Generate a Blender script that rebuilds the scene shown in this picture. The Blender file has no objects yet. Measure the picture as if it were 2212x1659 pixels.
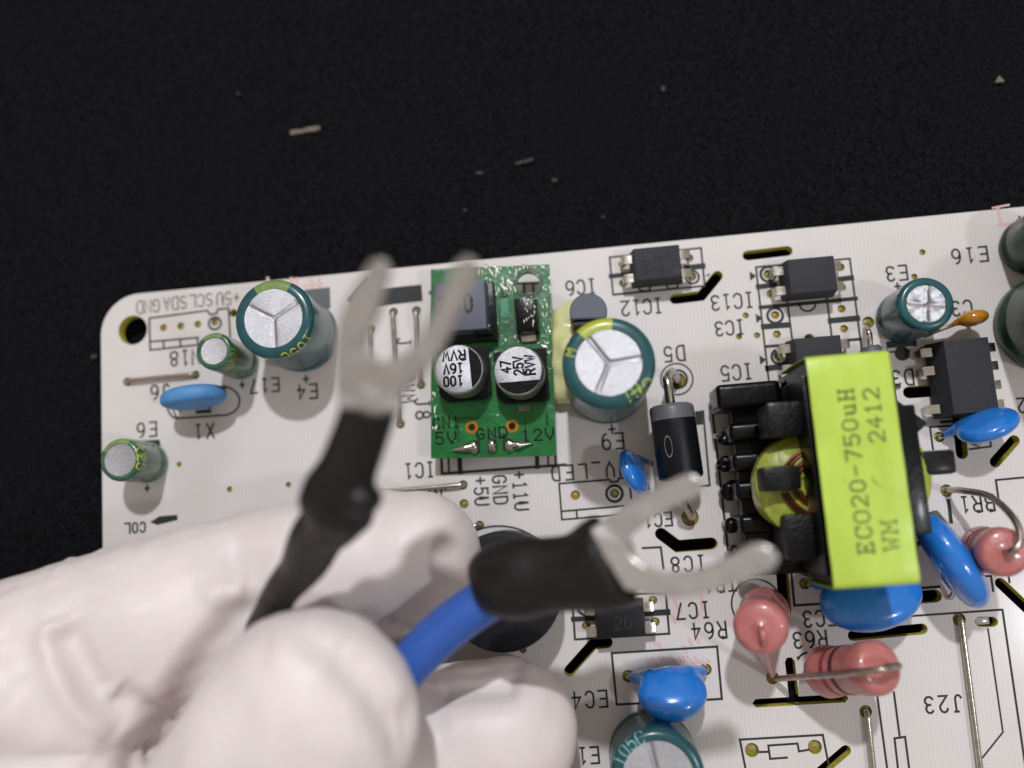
import bpy, bmesh, math, random
import numpy as np
from mathutils import Vector, Matrix
random.seed(7)
R = math.radians
U = 0.1            # one Blender unit is one centimetre; everything below is written in millimetres
SC = bpy.context.scene
SC.unit_settings.scale_length = 0.01
COL = SC.collection

# ------------------------------------------------------------------ camera
FPX, NX, NY, DIST, PHI = 1909.14, 163.009, 259.994, 114.91, -0.0751869   # focal length in px of a 2212 px wide frame
_n = Vector((NX / FPX, NY / FPX, 1.0)).normalized()
_X = (Vector((1, 0, 0)) - _n * _n.x).normalized()
_Y = _n.cross(_X)
_c, _s = math.cos(PHI), math.sin(PHI)
EX = _X * _c + _Y * _s
EY = -(-_X * _s + _Y * _c)
def W(p, h=0.0):
    """point of the place (mm) at height h above the board seen at p in the 2212 x 1659 frame"""
    d = Vector(((p[0] - 1106) / FPX, (p[1] - 829.5) / FPX, 1.0))
    P = d * ((DIST - h) / d.dot(_n))
    return Vector((P.dot(EX), P.dot(EY), h))
REG = {'1': (350, 1000, 2.0109), '2': (1350, 900, 2.0109), '3': (2150, 900, 2.0109), '4': (2996, 750, 2.0109),
       '5': (1600, 1650, 2.0109), '6': (2300, 1500, 2.0109), '7': (2996, 1500, 2.0109), 'A': (2996, 2247, 2.0109),
       'B': (2100, 2247, 2.0109), 'C': (1300, 2247, 2.0109), 'D': (0, 1950, 1.4747), 'F': (1200, 950, 2.4578)}
def q(r, x, y):
    a, b, k = REG[r]
    return ((a + x / k) / 1.8517, (b + y / k) / 1.8517)
def Q(r, x, y, h=0.0):
    return W(q(r, x, y), h)

cam = bpy.data.cameras.new('camera')
camo = bpy.data.objects.new('camera', cam)
COL.objects.link(camo)
cx, cy, cz = Vector((EX.x, EY.x, -_n.x)), -Vector((EX.y, EY.y, -_n.y)), -Vector((EX.z, EY.z, -_n.z))
mw = Matrix((cx, cy, cz)).transposed().to_4x4()
mw.translation = Vector((0, 0, DIST * U))
camo.matrix_world = mw
cam.sensor_width = 36.0
cam.lens = 36.0 * FPX / 2212
cam.clip_start = 0.1
cam.clip_end = 500
cam.dof.use_dof = True
cam.dof.focus_distance = (DIST - 8.0) * U
cam.dof.aperture_fstop = cam.lens * 1e-3 / (2 * 0.19)
cam.dof.aperture_blades = 7
SC.camera = camo

# ------------------------------------------------------------------ light
world = bpy.data.worlds.new('World')
SC.world = world
world.use_nodes = True
bg = world.node_tree.nodes['Background']
bg.inputs[0].default_value = (1.0, 0.88, 0.76, 1)
bg.inputs[1].default_value = 0.34
def lamp(name, pos, size, power, col):
    l = bpy.data.lights.new(name, 'AREA')
    l.shape = 'DISK'; l.size = size; l.energy = power; l.color = col
    o = bpy.data.objects.new(name, l)
    COL.objects.link(o)
    o.location = pos
    o.rotation_euler = (Vector((0, 0, 0)) - Vector(pos)).to_track_quat('-Z', 'Y').to_euler()
    return o
lamp('ceiling_lamp', (1.0, 31.0, 52.0), 2.4, 19500, (0.94, 0.955, 1.0))
lamp('side_lamp', (25.0, -8.5, 40.0), 3.2, 3300, (0.90, 0.94, 1.0))
SC.view_settings.view_transform = 'Standard'
SC.view_settings.look = 'None'
SC.view_settings.exposure = 0.1
SC.view_settings.gamma = 1.0

# ------------------------------------------------------------------ materials
def srgb(r, g, b):
    f = lambda c: (c / 255 / 12.92) if c <= 10 else ((c / 255 + 0.055) / 1.055) ** 2.4
    return (f(r), f(g), f(b), 1)
def mat(name, col, rough=0.5, metal=0.0, spec=0.5, var=0.0, vscale=8.0, bump=0.0, bscale=30.0, coat=0.0, crough=0.05,
        sss=0.0, sssr=(1, .3, .2), sscale=0.1, trans=0.0, stretch=None, rvar=0.0, cbump=0.0, detail=4.0):
    m = bpy.data.materials.new(name)
    m.use_nodes = True
    nt = m.node_tree; N = nt.nodes; L = nt.links
    b = N['Principled BSDF']
    b.inputs['Base Color'].default_value = col
    b.inputs['Roughness'].default_value = rough
    b.inputs['Metallic'].default_value = metal
    b.inputs['Specular IOR Level'].default_value = spec
    b.inputs['Coat Weight'].default_value = coat
    b.inputs['Coat Roughness'].default_value = crough
    b.inputs['Transmission Weight'].default_value = trans
    if sss:
        b.inputs['Subsurface Weight'].default_value = sss
        b.inputs['Subsurface Radius'].default_value = sssr
        b.inputs['Subsurface Scale'].default_value = sscale
    tc = N.new('ShaderNodeTexCoord')
    src = tc.outputs['Object']
    if stretch:
        mp = N.new('ShaderNodeMapping'); mp.inputs['Scale'].default_value = stretch
        L.new(src, mp.inputs['Vector']); src = mp.outputs[0]
    if var or rvar:
        n = N.new('ShaderNodeTexNoise'); n.inputs['Scale'].default_value = vscale; n.inputs['Detail'].default_value = detail
        L.new(src, n.inputs['Vector'])
        if var:
            mx = N.new('ShaderNodeMix'); mx.data_type = 'RGBA'
            a = tuple(max(0, c * (1 - var)) for c in col[:3]) + (1,)
            z = tuple(min(1, c * (1 + var)) for c in col[:3]) + (1,)
            mx.inputs[6].default_value = a; mx.inputs[7].default_value = z
            mr = N.new('ShaderNodeMapRange'); mr.inputs[1].default_value = .3; mr.inputs[2].default_value = .7
            L.new(n.outputs['Fac'], mr.inputs[0]); L.new(mr.outputs[0], mx.inputs[0])
            L.new(mx.outputs[2], b.inputs['Base Color'])
        if rvar:
            mr2 = N.new('ShaderNodeMapRange'); mr2.inputs[1].default_value = .3; mr2.inputs[2].default_value = .7
            mr2.inputs[3].default_value = max(0.02, rough - rvar); mr2.inputs[4].default_value = rough + rvar
            L.new(n.outputs['Fac'], mr2.inputs[0]); L.new(mr2.outputs[0], b.inputs['Roughness'])
    if bump:
        n2 = N.new('ShaderNodeTexNoise'); n2.inputs['Scale'].default_value = bscale; n2.inputs['Detail'].default_value = 3
        L.new(src, n2.inputs['Vector'])
        bp = N.new('ShaderNodeBump'); bp.inputs['Strength'].default_value = bump; bp.inputs['Distance'].default_value = 0.02
        L.new(n2.outputs['Fac'], bp.inputs['Height']); L.new(bp.outputs[0], b.inputs['Normal'])
        if cbump:
            bp2 = N.new('ShaderNodeBump'); bp2.inputs['Strength'].default_value = cbump; bp2.inputs['Distance'].default_value = 0.02
            L.new(n2.outputs['Fac'], bp2.inputs['Height']); L.new(bp2.outputs[0], b.inputs['Coat Normal'])
    m['nodes'] = 1
    return m

M = {}
# board solder mask: off-white lacquer with the faint ribbed weave of the laminate showing through
m = mat('board_white_mask', srgb(214, 208, 205), rough=0.45, spec=0.4, coat=.35, crough=.16)
nt = m.node_tree; N = nt.nodes; L = nt.links; b = N['Principled BSDF']
tc = N.new('ShaderNodeTexCoord')
wv = N.new('ShaderNodeTexWave'); wv.wave_type = 'BANDS'; wv.bands_direction = 'X'; wv.inputs['Scale'].default_value = 6.5
wv.inputs['Distortion'].default_value = 0.6; wv.inputs['Detail'].default_value = 1.0
wv2 = N.new('ShaderNodeTexWave'); wv2.wave_type = 'BANDS'; wv2.bands_direction = 'Y'; wv2.inputs['Scale'].default_value = 9.0
wv2.inputs['Distortion'].default_value = 0.8
no = N.new('ShaderNodeTexNoise'); no.inputs['Scale'].default_value = 1.3; no.inputs['Detail'].default_value = 5
for w in (wv, wv2, no): L.new(tc.outputs['Object'], w.inputs['Vector'])
mx = N.new('ShaderNodeMix'); mx.data_type = 'RGBA'
mx.inputs[6].default_value = srgb(210, 203, 198); mx.inputs[7].default_value = srgb(223, 219, 219)
ma = N.new('ShaderNodeMath'); ma.operation = 'MULTIPLY_ADD'; ma.inputs[1].default_value = 0.4
L.new(wv.outputs['Fac'], ma.inputs[0]); L.new(no.outputs['Fac'], ma.inputs[2])
L.new(ma.outputs[0], mx.inputs[0]); L.new(mx.outputs[2], b.inputs['Base Color'])
mm = N.new('ShaderNodeMath'); mm.operation = 'MULTIPLY'
L.new(wv.outputs['Fac'], mm.inputs[0]); L.new(wv2.outputs['Fac'], mm.inputs[1])
bp = N.new('ShaderNodeBump'); bp.inputs['Strength'].default_value = 0.12; bp.inputs['Distance'].default_value = 0.01
L.new(mm.outputs[0], bp.inputs['Height']); L.new(bp.outputs[0], b.inputs['Normal'])
M['mask'] = m
M['core'] = mat('laminate_edge', srgb(206, 196, 78), rough=0.6, var=.25, vscale=20)
M['ink'] = mat('black_ink', srgb(30, 34, 34), rough=0.6, var=.3, vscale=40)
M['hatch'] = mat('grey_ink', srgb(96, 98, 100), rough=0.6, var=.3, vscale=60)
M['pink'] = mat('pink_stamp', srgb(226, 186, 184), rough=0.6, var=.1, vscale=50)
M['cloth'] = mat('black_cloth', (0.0098, 0.0098, 0.0112, 1), rough=1.0, spec=0.0, var=.85, vscale=34, bump=.8, bscale=90, detail=8)
M['olive'] = mat('solder_flux', srgb(140, 130, 62), rough=0.35, var=.35, vscale=30, bump=.3, bscale=40)
M['brown'] = mat('hole_flux', srgb(158, 132, 48), rough=0.4, var=.3, vscale=30)
M['sleeve'] = mat('green_sleeve', srgb(32, 82, 88), rough=0.3, spec=.4, var=.2, vscale=5, coat=.3, crough=.16, bump=.12, bscale=6, cbump=.1)
M['sleeve_olive'] = mat('olive_green_sleeve', srgb(56, 100, 76), rough=0.3, var=.35, vscale=6, coat=.5, crough=.16, bump=.12, bscale=6)
M['sleeve_print'] = mat('pale_sleeve_print', srgb(130, 170, 176), rough=.4)
M['sleeve_dark'] = mat('dark_green_sleeve', srgb(28, 62, 46), rough=0.3, spec=.2, var=.35, vscale=4, coat=.12, crough=.16, bump=.12, bscale=6)
M['stripe'] = mat('yellow_green_print', srgb(170, 180, 50), rough=0.4, var=.08, vscale=12, coat=.3, crough=.2)
M['stripe_dull'] = mat('dull_green_print', srgb(120, 148, 84), rough=0.4, var=.15, vscale=12, coat=.3, crough=.2)
M['alu'] = mat('brushed_aluminium', srgb(188, 188, 194), rough=0.38, metal=1.0, var=.22, vscale=7, stretch=(4, 26, 4), bump=.3, bscale=10)
M['tin'] = mat('tinned_lead', srgb(196, 192, 182), rough=0.22, metal=1.0, var=.15, vscale=12, bump=.1, bscale=15)
M['steel'] = mat('dull_lead', srgb(186, 170, 160), rough=0.35, metal=1.0, var=.2, vscale=12)
M['epoxy'] = mat('grey_black_epoxy', srgb(52, 52, 58), rough=0.55, spec=.25, var=.14, vscale=45, bump=.35, bscale=80)
M['epoxy_dark'] = mat('black_epoxy', srgb(18, 19, 24), rough=0.34, spec=.3, var=.2, vscale=40, bump=.2, bscale=60)
M['epoxy_top'] = mat('slate_epoxy', srgb(88, 91, 108), rough=0.5, spec=.5, var=.12, vscale=40, bump=.25, bscale=70)
M['mark'] = mat('laser_mark', srgb(30, 31, 36), rough=0.6)
M['band'] = mat('silver_band', srgb(98, 98, 104), rough=0.4, var=.1)
M['blue'] = mat('blue_epoxy', srgb(36, 122, 214), rough=0.22, var=.06, vscale=10, coat=.7, crough=.06, bump=.08, bscale=8, cbump=.06)
M['blue_matt'] = mat('matt_blue_epoxy', srgb(84, 146, 206), rough=0.55, var=.06, vscale=10)
M['yellow_cap'] = mat('ochre_epoxy', srgb(190, 128, 22), rough=0.25, var=.2, vscale=15, coat=.7, crough=.08)
M['pinkres'] = mat('pink_lacquer', srgb(190, 114, 112), rough=0.38, var=.16, vscale=9, bump=.35, bscale=14, coat=.5, crough=.12)
M['ring'] = mat('dark_ring', srgb(78, 48, 44), rough=0.5)
M['redring'] = mat('red_ring', srgb(150, 62, 62), rough=0.5)
M['buzzer'] = mat('black_plastic', srgb(24, 25, 31), rough=0.5, spec=.2, bump=.2, bscale=60, var=.1, vscale=50)
M['green'] = mat('green_mask', srgb(3, 104, 42), rough=0.35, spec=.3, var=.25, vscale=6, coat=.55, crough=.05, bump=.15, bscale=22, cbump=.55)
M['flux'] = mat('black_resin', srgb(7, 7, 9), rough=0.28, spec=.2, coat=.1, crough=.05, bump=.2, bscale=14, cbump=.3)
M['bead'] = mat('glint_bead', srgb(235, 245, 238), rough=0.2, metal=1.0)  # bright metal that stands in for sparkles on the glossy flux
M['dark_green'] = mat('dark_green_ink', srgb(6, 40, 24), rough=0.3)
M['gold'] = mat('bare_copper_ring', srgb(222, 150, 60), rough=0.25, metal=1.0)
M['teal'] = mat('teal_patch', srgb(50, 140, 110), rough=0.3, coat=1.0)
M['glue'] = mat('yellow_glue', srgb(226, 226, 168), rough=0.25, var=.1, vscale=4, coat=.6, crough=.1, sss=.5, sssr=(1, .9, .4), sscale=.1, bump=.3, bscale=5)
M['tape'] = mat('yellow_tape', srgb(190, 218, 84), rough=0.34, var=.07, vscale=2.2, bump=.35, bscale=1.8, stretch=(1.6, .7, 1), rvar=.1)
M['coil'] = mat('yellow_tape_winding', srgb(160, 172, 60), rough=0.36, var=.22, vscale=5, coat=.5, bump=.5, bscale=6, stretch=(3, 1, 1))
M['copper'] = mat('enamelled_copper', srgb(100, 50, 22), rough=0.3, metal=.6)
M['ferrite'] = mat('dark_ferrite', srgb(10, 10, 12), rough=0.42, spec=.22, var=.3, vscale=15, bump=.5, bscale=24, coat=.1, crough=.2)
M['bobbin'] = mat('black_bobbin', srgb(6, 6, 8), rough=0.32, spec=.22, var=.3, vscale=15, bump=.25, bscale=10, coat=.1, crough=.12)
M['tape_ink'] = mat('grey_green_ink', srgb(84, 96, 46), rough=0.5, var=.15, vscale=60)
M['fork'] = mat('tinned_fork', srgb(206, 202, 200), rough=0.25, metal=.7, var=.12, vscale=6, bump=.2, bscale=8)
M['shrink'] = mat('black_heat_shrink', srgb(26, 23, 24), rough=0.46, spec=.4, var=.25, vscale=3, bump=.6, bscale=2.5)
M['wireblue'] = mat('blue_insulation', srgb(50, 94, 180), rough=0.42, spec=.5, var=.05, vscale=4)
M['wireblack'] = mat('black_insulation', srgb(34, 33, 34), rough=0.5)
M['latex'] = mat('white_latex', srgb(231, 221, 220), rough=0.42, spec=.25, var=.07, vscale=1.1, sss=.4, sssr=(1.0, .5, .4), sscale=.10, bump=.45, bscale=2.6, detail=4)
M['crumb'] = mat('pale_crumb', srgb(120, 108, 94), rough=.8, var=.3, vscale=30, bump=.5)
M['crumbgrey'] = mat('grey_crumb', srgb(58, 58, 60), rough=.8, var=.3, vscale=30)
M['clear'] = mat('cut_plastic', srgb(215, 215, 222), rough=.15, coat=1)

# ------------------------------------------------------------------ mesh helpers (millimetres in)
def add(name, vf, mats, parent=None, loc=(0, 0, 0), rot=0.0, label=None, sharp=40, smooth=True):
    v, f = vf[0], vf[1]
    me = bpy.data.meshes.new(name)
    me.from_pydata([(p[0] * U, p[1] * U, p[2] * U) for p in v], [], [tuple(x) for x in f])
    if not isinstance(mats, (list, tuple)): mats = [mats]
    for m in mats: me.materials.append(M[m])
    if len(vf) > 2 and vf[2] is not None:
        me.polygons.foreach_set('material_index', vf[2])
    if smooth:
        me.polygons.foreach_set('use_smooth', [True] * len(me.polygons))
        me.set_sharp_from_angle(angle=R(sharp))
    me.update()
    return link(name, me, parent, loc, rot, label)
def link(name, me, parent=None, loc=(0, 0, 0), rot=0.0, label=None):
    o = bpy.data.objects.new(name, me)
    COL.objects.link(o)
    o.location = (loc[0] * U, loc[1] * U, loc[2] * U)
    if rot: o.rotation_euler = (0, 0, rot)
    if parent: o.parent = parent
    if label: o['label'] = label
    return o
def tag(o, label, cat, group=None, kind=None):
    if label: o['label'] = label
    if cat: o['category'] = cat
    if group: o['group'] = group
    if kind: o['kind'] = kind
    return o
def join(*parts):
    V, F, I = [], [], []
    for p in parts:
        k = len(V)
        V += [tuple(x) for x in p[0]]
        F += [tuple(a + k for a in x) for x in p[1]]
        I += list(p[2]) if len(p) > 2 and p[2] is not None else [0] * len(p[1])
    return V, F, I
def setm(p, i): return p[0], p[1], [i] * len(p[1])
def shift(p, d): return ([(a[0] + d[0], a[1] + d[1], a[2] + d[2]) for a in p[0]], p[1], p[2] if len(p) > 2 else None)
def box(x0, x1, y0, y1, z0, z1, bev=0.15, top=(0, 0, 0, 0), seg=2):
    """box; top = inset of the top face on -x, +x, -y, +y"""
    bm = bmesh.new()
    vs = [bm.verts.new(p) for p in ((x0, y0, z0), (x1, y0, z0), (x1, y1, z0), (x0, y1, z0),
          (x0 + top[0], y0 + top[2], z1), (x1 - top[1], y0 + top[2], z1), (x1 - top[1], y1 - top[3], z1), (x0 + top[0], y1 - top[3], z1))]
    for f in ((3, 2, 1, 0), (4, 5, 6, 7), (0, 1, 5, 4), (1, 2, 6, 5), (2, 3, 7, 6), (3, 0, 4, 7)):
        bm.faces.new([vs[i] for i in f])
    if bev: bmesh.ops.bevel(bm, geom=list(bm.edges), offset=bev, segments=seg, affect='EDGES', profile=0.6)
    return grab(bm)
def grab(bm):
    bm.verts.index_update()
    r = ([tuple(v.co) for v in bm.verts], [tuple(v.index for v in f.verts) for f in bm.faces])
    bm.free()
    return r
def prism(poly, z0, z1, bev=0.0):
    bm = bmesh.new()
    b0 = [bm.verts.new((p[0], p[1], z0 if len(p) < 3 else p[2])) for p in poly]
    dz = z1 - z0
    b1 = [bm.verts.new((p[0], p[1], (z0 if len(p) < 3 else p[2]) + dz)) for p in poly]
    n = len(poly)
    bm.faces.new(b0[::-1]); bm.faces.new(b1)
    for i in range(n): bm.faces.new((b0[i], b0[(i + 1) % n], b1[(i + 1) % n], b1[i]))
    bmesh.ops.recalc_face_normals(bm, faces=list(bm.faces))
    if bev: bmesh.ops.bevel(bm, geom=list(bm.edges), offset=bev, segments=2, affect='EDGES')
    bmesh.ops.triangulate(bm, faces=[f for f in bm.faces if len(f.verts) > 4])
    return grab(bm)
def frame(t):
    t = t.normalized()
    a = Vector((0, 0, 1)) if abs(t.z) < .9 else Vector((0, 1, 0))
    x = a.cross(t).normalized()
    return x, t.cross(x)
def tube(path, rad, seg=12, flat=1.0, flatdir=None, cap='flat'):
    """tube along a path, radius constant or per point; flat squashes it along flatdir"""
    P = [Vector(p) for p in path]
    n = len(P)
    rr = rad if isinstance(rad, (list, tuple)) else [rad] * n
    V, F = [], []
    T = [(P[min(i + 1, n - 1)] - P[max(i - 1, 0)]).normalized() for i in range(n)]
    x, y = frame(T[0])
    for i in range(n):
        x = (x - T[i] * x.dot(T[i])).normalized(); y = T[i].cross(x)
        if flatdir is not None:
            y = (flatdir - T[i] * flatdir.dot(T[i])).normalized(); x = y.cross(T[i])
        for k in range(seg):
            a = 2 * math.pi * k / seg
            V.append(P[i] + x * (rr[i] * math.cos(a)) + y * (rr[i] * flat * math.sin(a)))
    for i in range(n - 1):
        for k in range(seg):
            F.append((i * seg + k, i * seg + (k + 1) % seg, (i + 1) * seg + (k + 1) % seg, (i + 1) * seg + k))
    F.append(tuple(range(seg))[::-1]); F.append(tuple((n - 1) * seg + k for k in range(seg)))
    return V, F
def smoothpath(pts, n=6):
    P = [Vector(p) for p in pts]
    if len(P) < 3: return P
    out = []
    for i in range(len(P) - 1):
        p0, p1, p2, p3 = P[max(i - 1, 0)], P[i], P[i + 1], P[min(i + 2, len(P) - 1)]
        for k in range(n):
            t = k / n
            out.append(0.5 * ((2 * p1) + (p2 - p0) * t + (2 * p0 - 5 * p1 + 4 * p2 - p3) * t * t + (3 * p1 - p0 - 3 * p2 + p3) * t ** 3))
    out.append(P[-1])
    return out
def lathe(prof, seg=48, a=Vector((0, 0, 0)), d=Vector((0, 0, 1)), sector=None, matfn=None):
    """profile [(radius, distance along axis)] spun about the axis through a"""
    x, y = frame(d) if abs(d.normalized().z) < .999 else (Vector((1, 0, 0)), Vector((0, 1, 0)))
    d = d.normalized()
    V, F, I = [], [], []
    full = sector is None
    a0, a1 = (0, 2 * math.pi) if full else sector
    m = seg if full else seg + 1
    for r, z in prof:
        for k in range(m):
            t = a0 + (a1 - a0) * k / seg
            V.append(a + d * z + x * (r * math.cos(t)) + y * (r * math.sin(t)))
    for i in range(len(prof) - 1):
        for k in range(seg):
            k2 = (k + 1) % m if full else k + 1
            F.append((i * m + k, i * m + k2, (i + 1) * m + k2, (i + 1) * m + k))
            I.append(matfn(i, a0 + (a1 - a0) * (k + .5) / seg) if matfn else 0)
    return V, F, I
def caps(p, n, seg):   # close both ends of a full lathe
    return p[0], p[1] + [tuple(range(seg))[::-1], tuple((n - 1) * seg + k for k in range(seg))], (list(p[2]) + [0, 0])
def arc(c, r, a0=0, a1=360, n=24, ry=None):
    ry = ry or r
    return [(c[0] + r * math.cos(R(a0 + (a1 - a0) * k / n)), c[1] + ry * math.sin(R(a0 + (a1 - a0) * k / n))) for k in range(n + 1)]
def circ(c, r, n=20): return arc(c, r, 0, 360, n)[:-1]

# ---- ribbons: printed lines as mitred strips lying just above a surface
_lift = [0]
def ribbon(pts, w, closed=False, mp=None, base=0.02, side=None):
    P = [Vector((p[0], p[1])) for p in pts]
    n = len(P)
    if closed: P = P + [P[0]]; n += 1
    _lift[0] = (_lift[0] + 1) % 9
    z = base + 0.0025 * _lift[0]
    V, F = [], []
    for i in range(n):
        if closed and i in (0, n - 1): t0 = (P[-1] - P[-2]); t1 = P[1] - P[0]
        else:
            t0 = P[i] - P[i - 1] if i else P[1] - P[0]
            t1 = P[i + 1] - P[i] if i < n - 1 else P[-1] - P[-2]
        t0 = t0.normalized(); t1 = t1.normalized()
        t = (t0 + t1)
        t = t.normalized() if t.length > 1e-4 else t1
        k = 1 / max(.5, t.dot(t1))
        nn = Vector((-t.y, t.x)) * (w / 2 * k)
        ext = Vector((0, 0))
        if not closed and i == 0: ext = -t * w * .45
        if not closed and i == n - 1: ext = t * w * .45
        for s in (1, -1):
            p = P[i] + nn * s + ext
            V.append(mp(p.x, p.y, z) if mp else (p.x, p.y, z))
    for i in range(n - 1): F.append((2 * i + 1, 2 * i + 3, 2 * i + 2, 2 * i))
    return V, F
def A_(cx, cy, rx, ry, a0, a1, n=8): return [(cx + rx * math.cos(R(a0 + (a1 - a0) * i / n)), cy + ry * math.sin(R(a0 + (a1 - a0) * i / n))) for i in range(n + 1)]
GL = {   # stroke letters in a 4 x 6 box
 'I': [[(1, 0), (3, 0)], [(2, 0), (2, 6)], [(1, 6), (3, 6)]],
 '1': [[(1, 5), (2, 6), (2, 0)], [(1, 0), (3, 0)]],
 'C': [A_(2, 4.2, 2, 1.8, 20, 180) + A_(2, 1.8, 2, 1.8, 180, 340)],
 'E': [[(4, 0), (0, 0), (0, 6), (4, 6)], [(0, 3), (3.2, 3)]],
 'F': [[(0, 0), (0, 6), (4, 6)], [(0, 3), (3.2, 3)]],
 'D': [[(0, 0), (0, 6)] + A_(2, 4, 2, 2, 90, 0) + A_(2, 2, 2, 2, 0, -90) + [(0, 0)]],
 'J': [A_(1.7, 1.5, 1.5, 1.5, 200, 360) + [(3.2, 6)], [(2.2, 6), (4, 6)]],
 'N': [[(0, 0), (0, 6), (4, 0), (4, 6)]],
 'B': [[(0, 0), (0, 6), (2.4, 6)] + A_(2.4, 4.5, 1.4, 1.5, 90, -90) + [(0, 3)], [(2.4, 3)] + A_(2.4, 1.5, 1.6, 1.5, 90, -90) + [(0, 0)]],
 'R': [[(0, 0), (0, 6), (2.4, 6)] + A_(2.4, 4.5, 1.5, 1.5, 90, -90) + [(0, 3)], [(2, 3), (4, 0)]],
 'P': [[(0, 0), (0, 6), (2.4, 6)] + A_(2.4, 4.5, 1.5, 1.5, 90, -90) + [(0, 3)]],
 'U': [[(0, 6), (0, 2)] + A_(2, 2, 2, 2, 180, 360) + [(4, 6)]],
 'V': [[(0, 6), (0, 3), (2, 0), (4, 3), (4, 6)]],
 'v': [[(0, 6), (2, 0), (4, 6)]],
 'L': [[(0, 6), (0, 0), (4, 0)]],
 '_': [[(0, -.3), (4, -.3)]], '-': [[(.4, 3), (3.6, 3)]], '+': [[(.2, 3), (3.8, 3)], [(2, 1.2), (2, 4.8)]],
 'T': [[(0, 6), (4, 6)], [(2, 6), (2, 0)]],
 'X': [[(0, 6), (4, 0)], [(0, 0), (4, 6)]],
 'S': [A_(2, 4.5, 1.9, 1.5, 30, 270) + A_(2, 1.5, 1.9, 1.5, 90, -150)],
 'A': [[(0, 0), (2, 6), (4, 0)], [(.8, 2.2), (3.2, 2.2)]],
 'G': [A_(2, 4.2, 2, 1.8, 20, 180) + A_(2, 1.8, 2, 1.8, 180, 360) + [(4, 2.8), (2.4, 2.8)]],
 'M': [[(0, 0), (0, 6), (2, 2.5), (4, 6), (4, 0)]],
 'W': [[(0, 6), (1, 0), (2, 4), (3, 0), (4, 6)]],
 'H': [[(0, 0), (0, 6)], [(4, 0), (4, 6)], [(0, 3), (4, 3)]],
 'u': [[(.4, 4), (.4, 1.2)] + A_(1.8, 1.2, 1.4, 1.2, 180, 330, 5), [(3.4, 4), (3.4, 0)]],
 'O': [A_(2, 4, 2, 2, 0, 180) + A_(2, 2, 2, 2, 180, 360) + [(4, 4)]],
 '0': [A_(2, 4, 1.8, 2, 0, 180) + A_(2, 2, 1.8, 2, 180, 360) + [(3.8, 4)]],
 '2': [A_(2, 4.2, 1.9, 1.8, 160, -20) + [(0, 0), (4, 0)]],
 '3': [A_(1.9, 4.5, 1.8, 1.5, 150, -80) + [(1.4, 3)], [(1.9, 3)] + A_(1.9, 1.55, 2, 1.5, 80, -155)],
 '4': [[(2.8, 0), (2.8, 6), (0, 2), (4, 2)]],
 '5': [[(3.7, 6), (.5, 6), (.3, 3.2)] + A_(1.9, 1.9, 2, 1.9, 120, -150)],
 '6': [A_(2.4, 3, 2.4, 3, 95, 180) + A_(2, 1.9, 2, 1.9, 180, 520, 14)],
 '7': [[(0, 6), (4, 6), (1.4, 0)]],
 '8': [A_(2, 4.5, 1.6, 1.45, -90, 270, 12), A_(2, 1.55, 2, 1.5, 90, 450, 12)],
 '9': [A_(1.6, 3, 2.4, 3, -85, 0) + A_(2, 4.1, 2, 1.9, 0, 350, 14)],
}
SERIF = {
 'E': [[(3.8, 1.2), (3.8, 0), (0, 0)], [(.8, 0), (.8, 6)], [(0, 6), (3.8, 6), (3.8, 4.8)], [(.8, 3), (2.6, 3)], [(2.6, 2.3), (2.6, 3.7)]],
 'H': [[(.6, 0), (.6, 6)], [(3.4, 0), (3.4, 6)], [(.6, 3), (3.4, 3)], [(0, 0), (1.3, 0)], [(2.7, 0), (4, 0)], [(0, 6), (1.3, 6)], [(2.7, 6), (4, 6)]],
 'W': [[(.5, 6), (1.1, 0), (2, 4.2), (2.9, 0), (3.5, 6)], [(0, 6), (1.2, 6)], [(2.8, 6), (4, 6)]],
 'M': [[(.6, 0), (.6, 6), (2, 2.2), (3.4, 6), (3.4, 0)], [(0, 0), (1.2, 0)], [(2.8, 0), (4, 0)], [(0, 6), (.8, 6)], [(3.2, 6), (4, 6)]],
 'C': [A_(2.1, 4, 1.9, 2, 10, 180) + A_(2.1, 2, 1.9, 2, 180, 345), [(3.95, 4.2), (3.95, 6)]],
 'u': [[(0, 4), (.7, 4), (.7, 1.2)] + A_(1.9, 1.2, 1.2, 1.2, 180, 330, 5), [(2.6, 4), (3.3, 4), (3.3, 0), (4, 0)]],
}
def strokes(s, adv, gw, h, serif=False):
    """polylines of a word, origin at its centre"""
    out = []
    tw = adv * (len(s) - 1) + gw
    for i, ch in enumerate(s):
        if ch == ' ': continue
        g = (SERIF.get(ch) if serif else None) or GL[ch]
        for pl in g:
            out.append([(i * adv - tw / 2 + x / 4 * gw, y / 6 * h - h / 2) for x, y in pl])
    return out
def word(s, c, rot, h=1.9, adv=None, gw=None, w=0.2, parent=None, mats='ink', base=0.02, mp=None, serif=False, name='printed_text', z=0):
    adv = adv or h * .76; gw = gw or h * .52
    ca, sa = math.cos(R(rot)), math.sin(R(rot))
    ps = []
    for pl in strokes(s, adv, gw, h, serif):
        pl = [(c[0] + x * ca - y * sa, c[1] + x * sa + y * ca) for x, y in pl]
        ps.append(ribbon(pl, w * 1.25, mp=mp, base=base))
    j = join(*ps)
    return add(name, (j[0], j[1]), mats, parent, loc=(0, 0, z), smooth=False)

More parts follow.
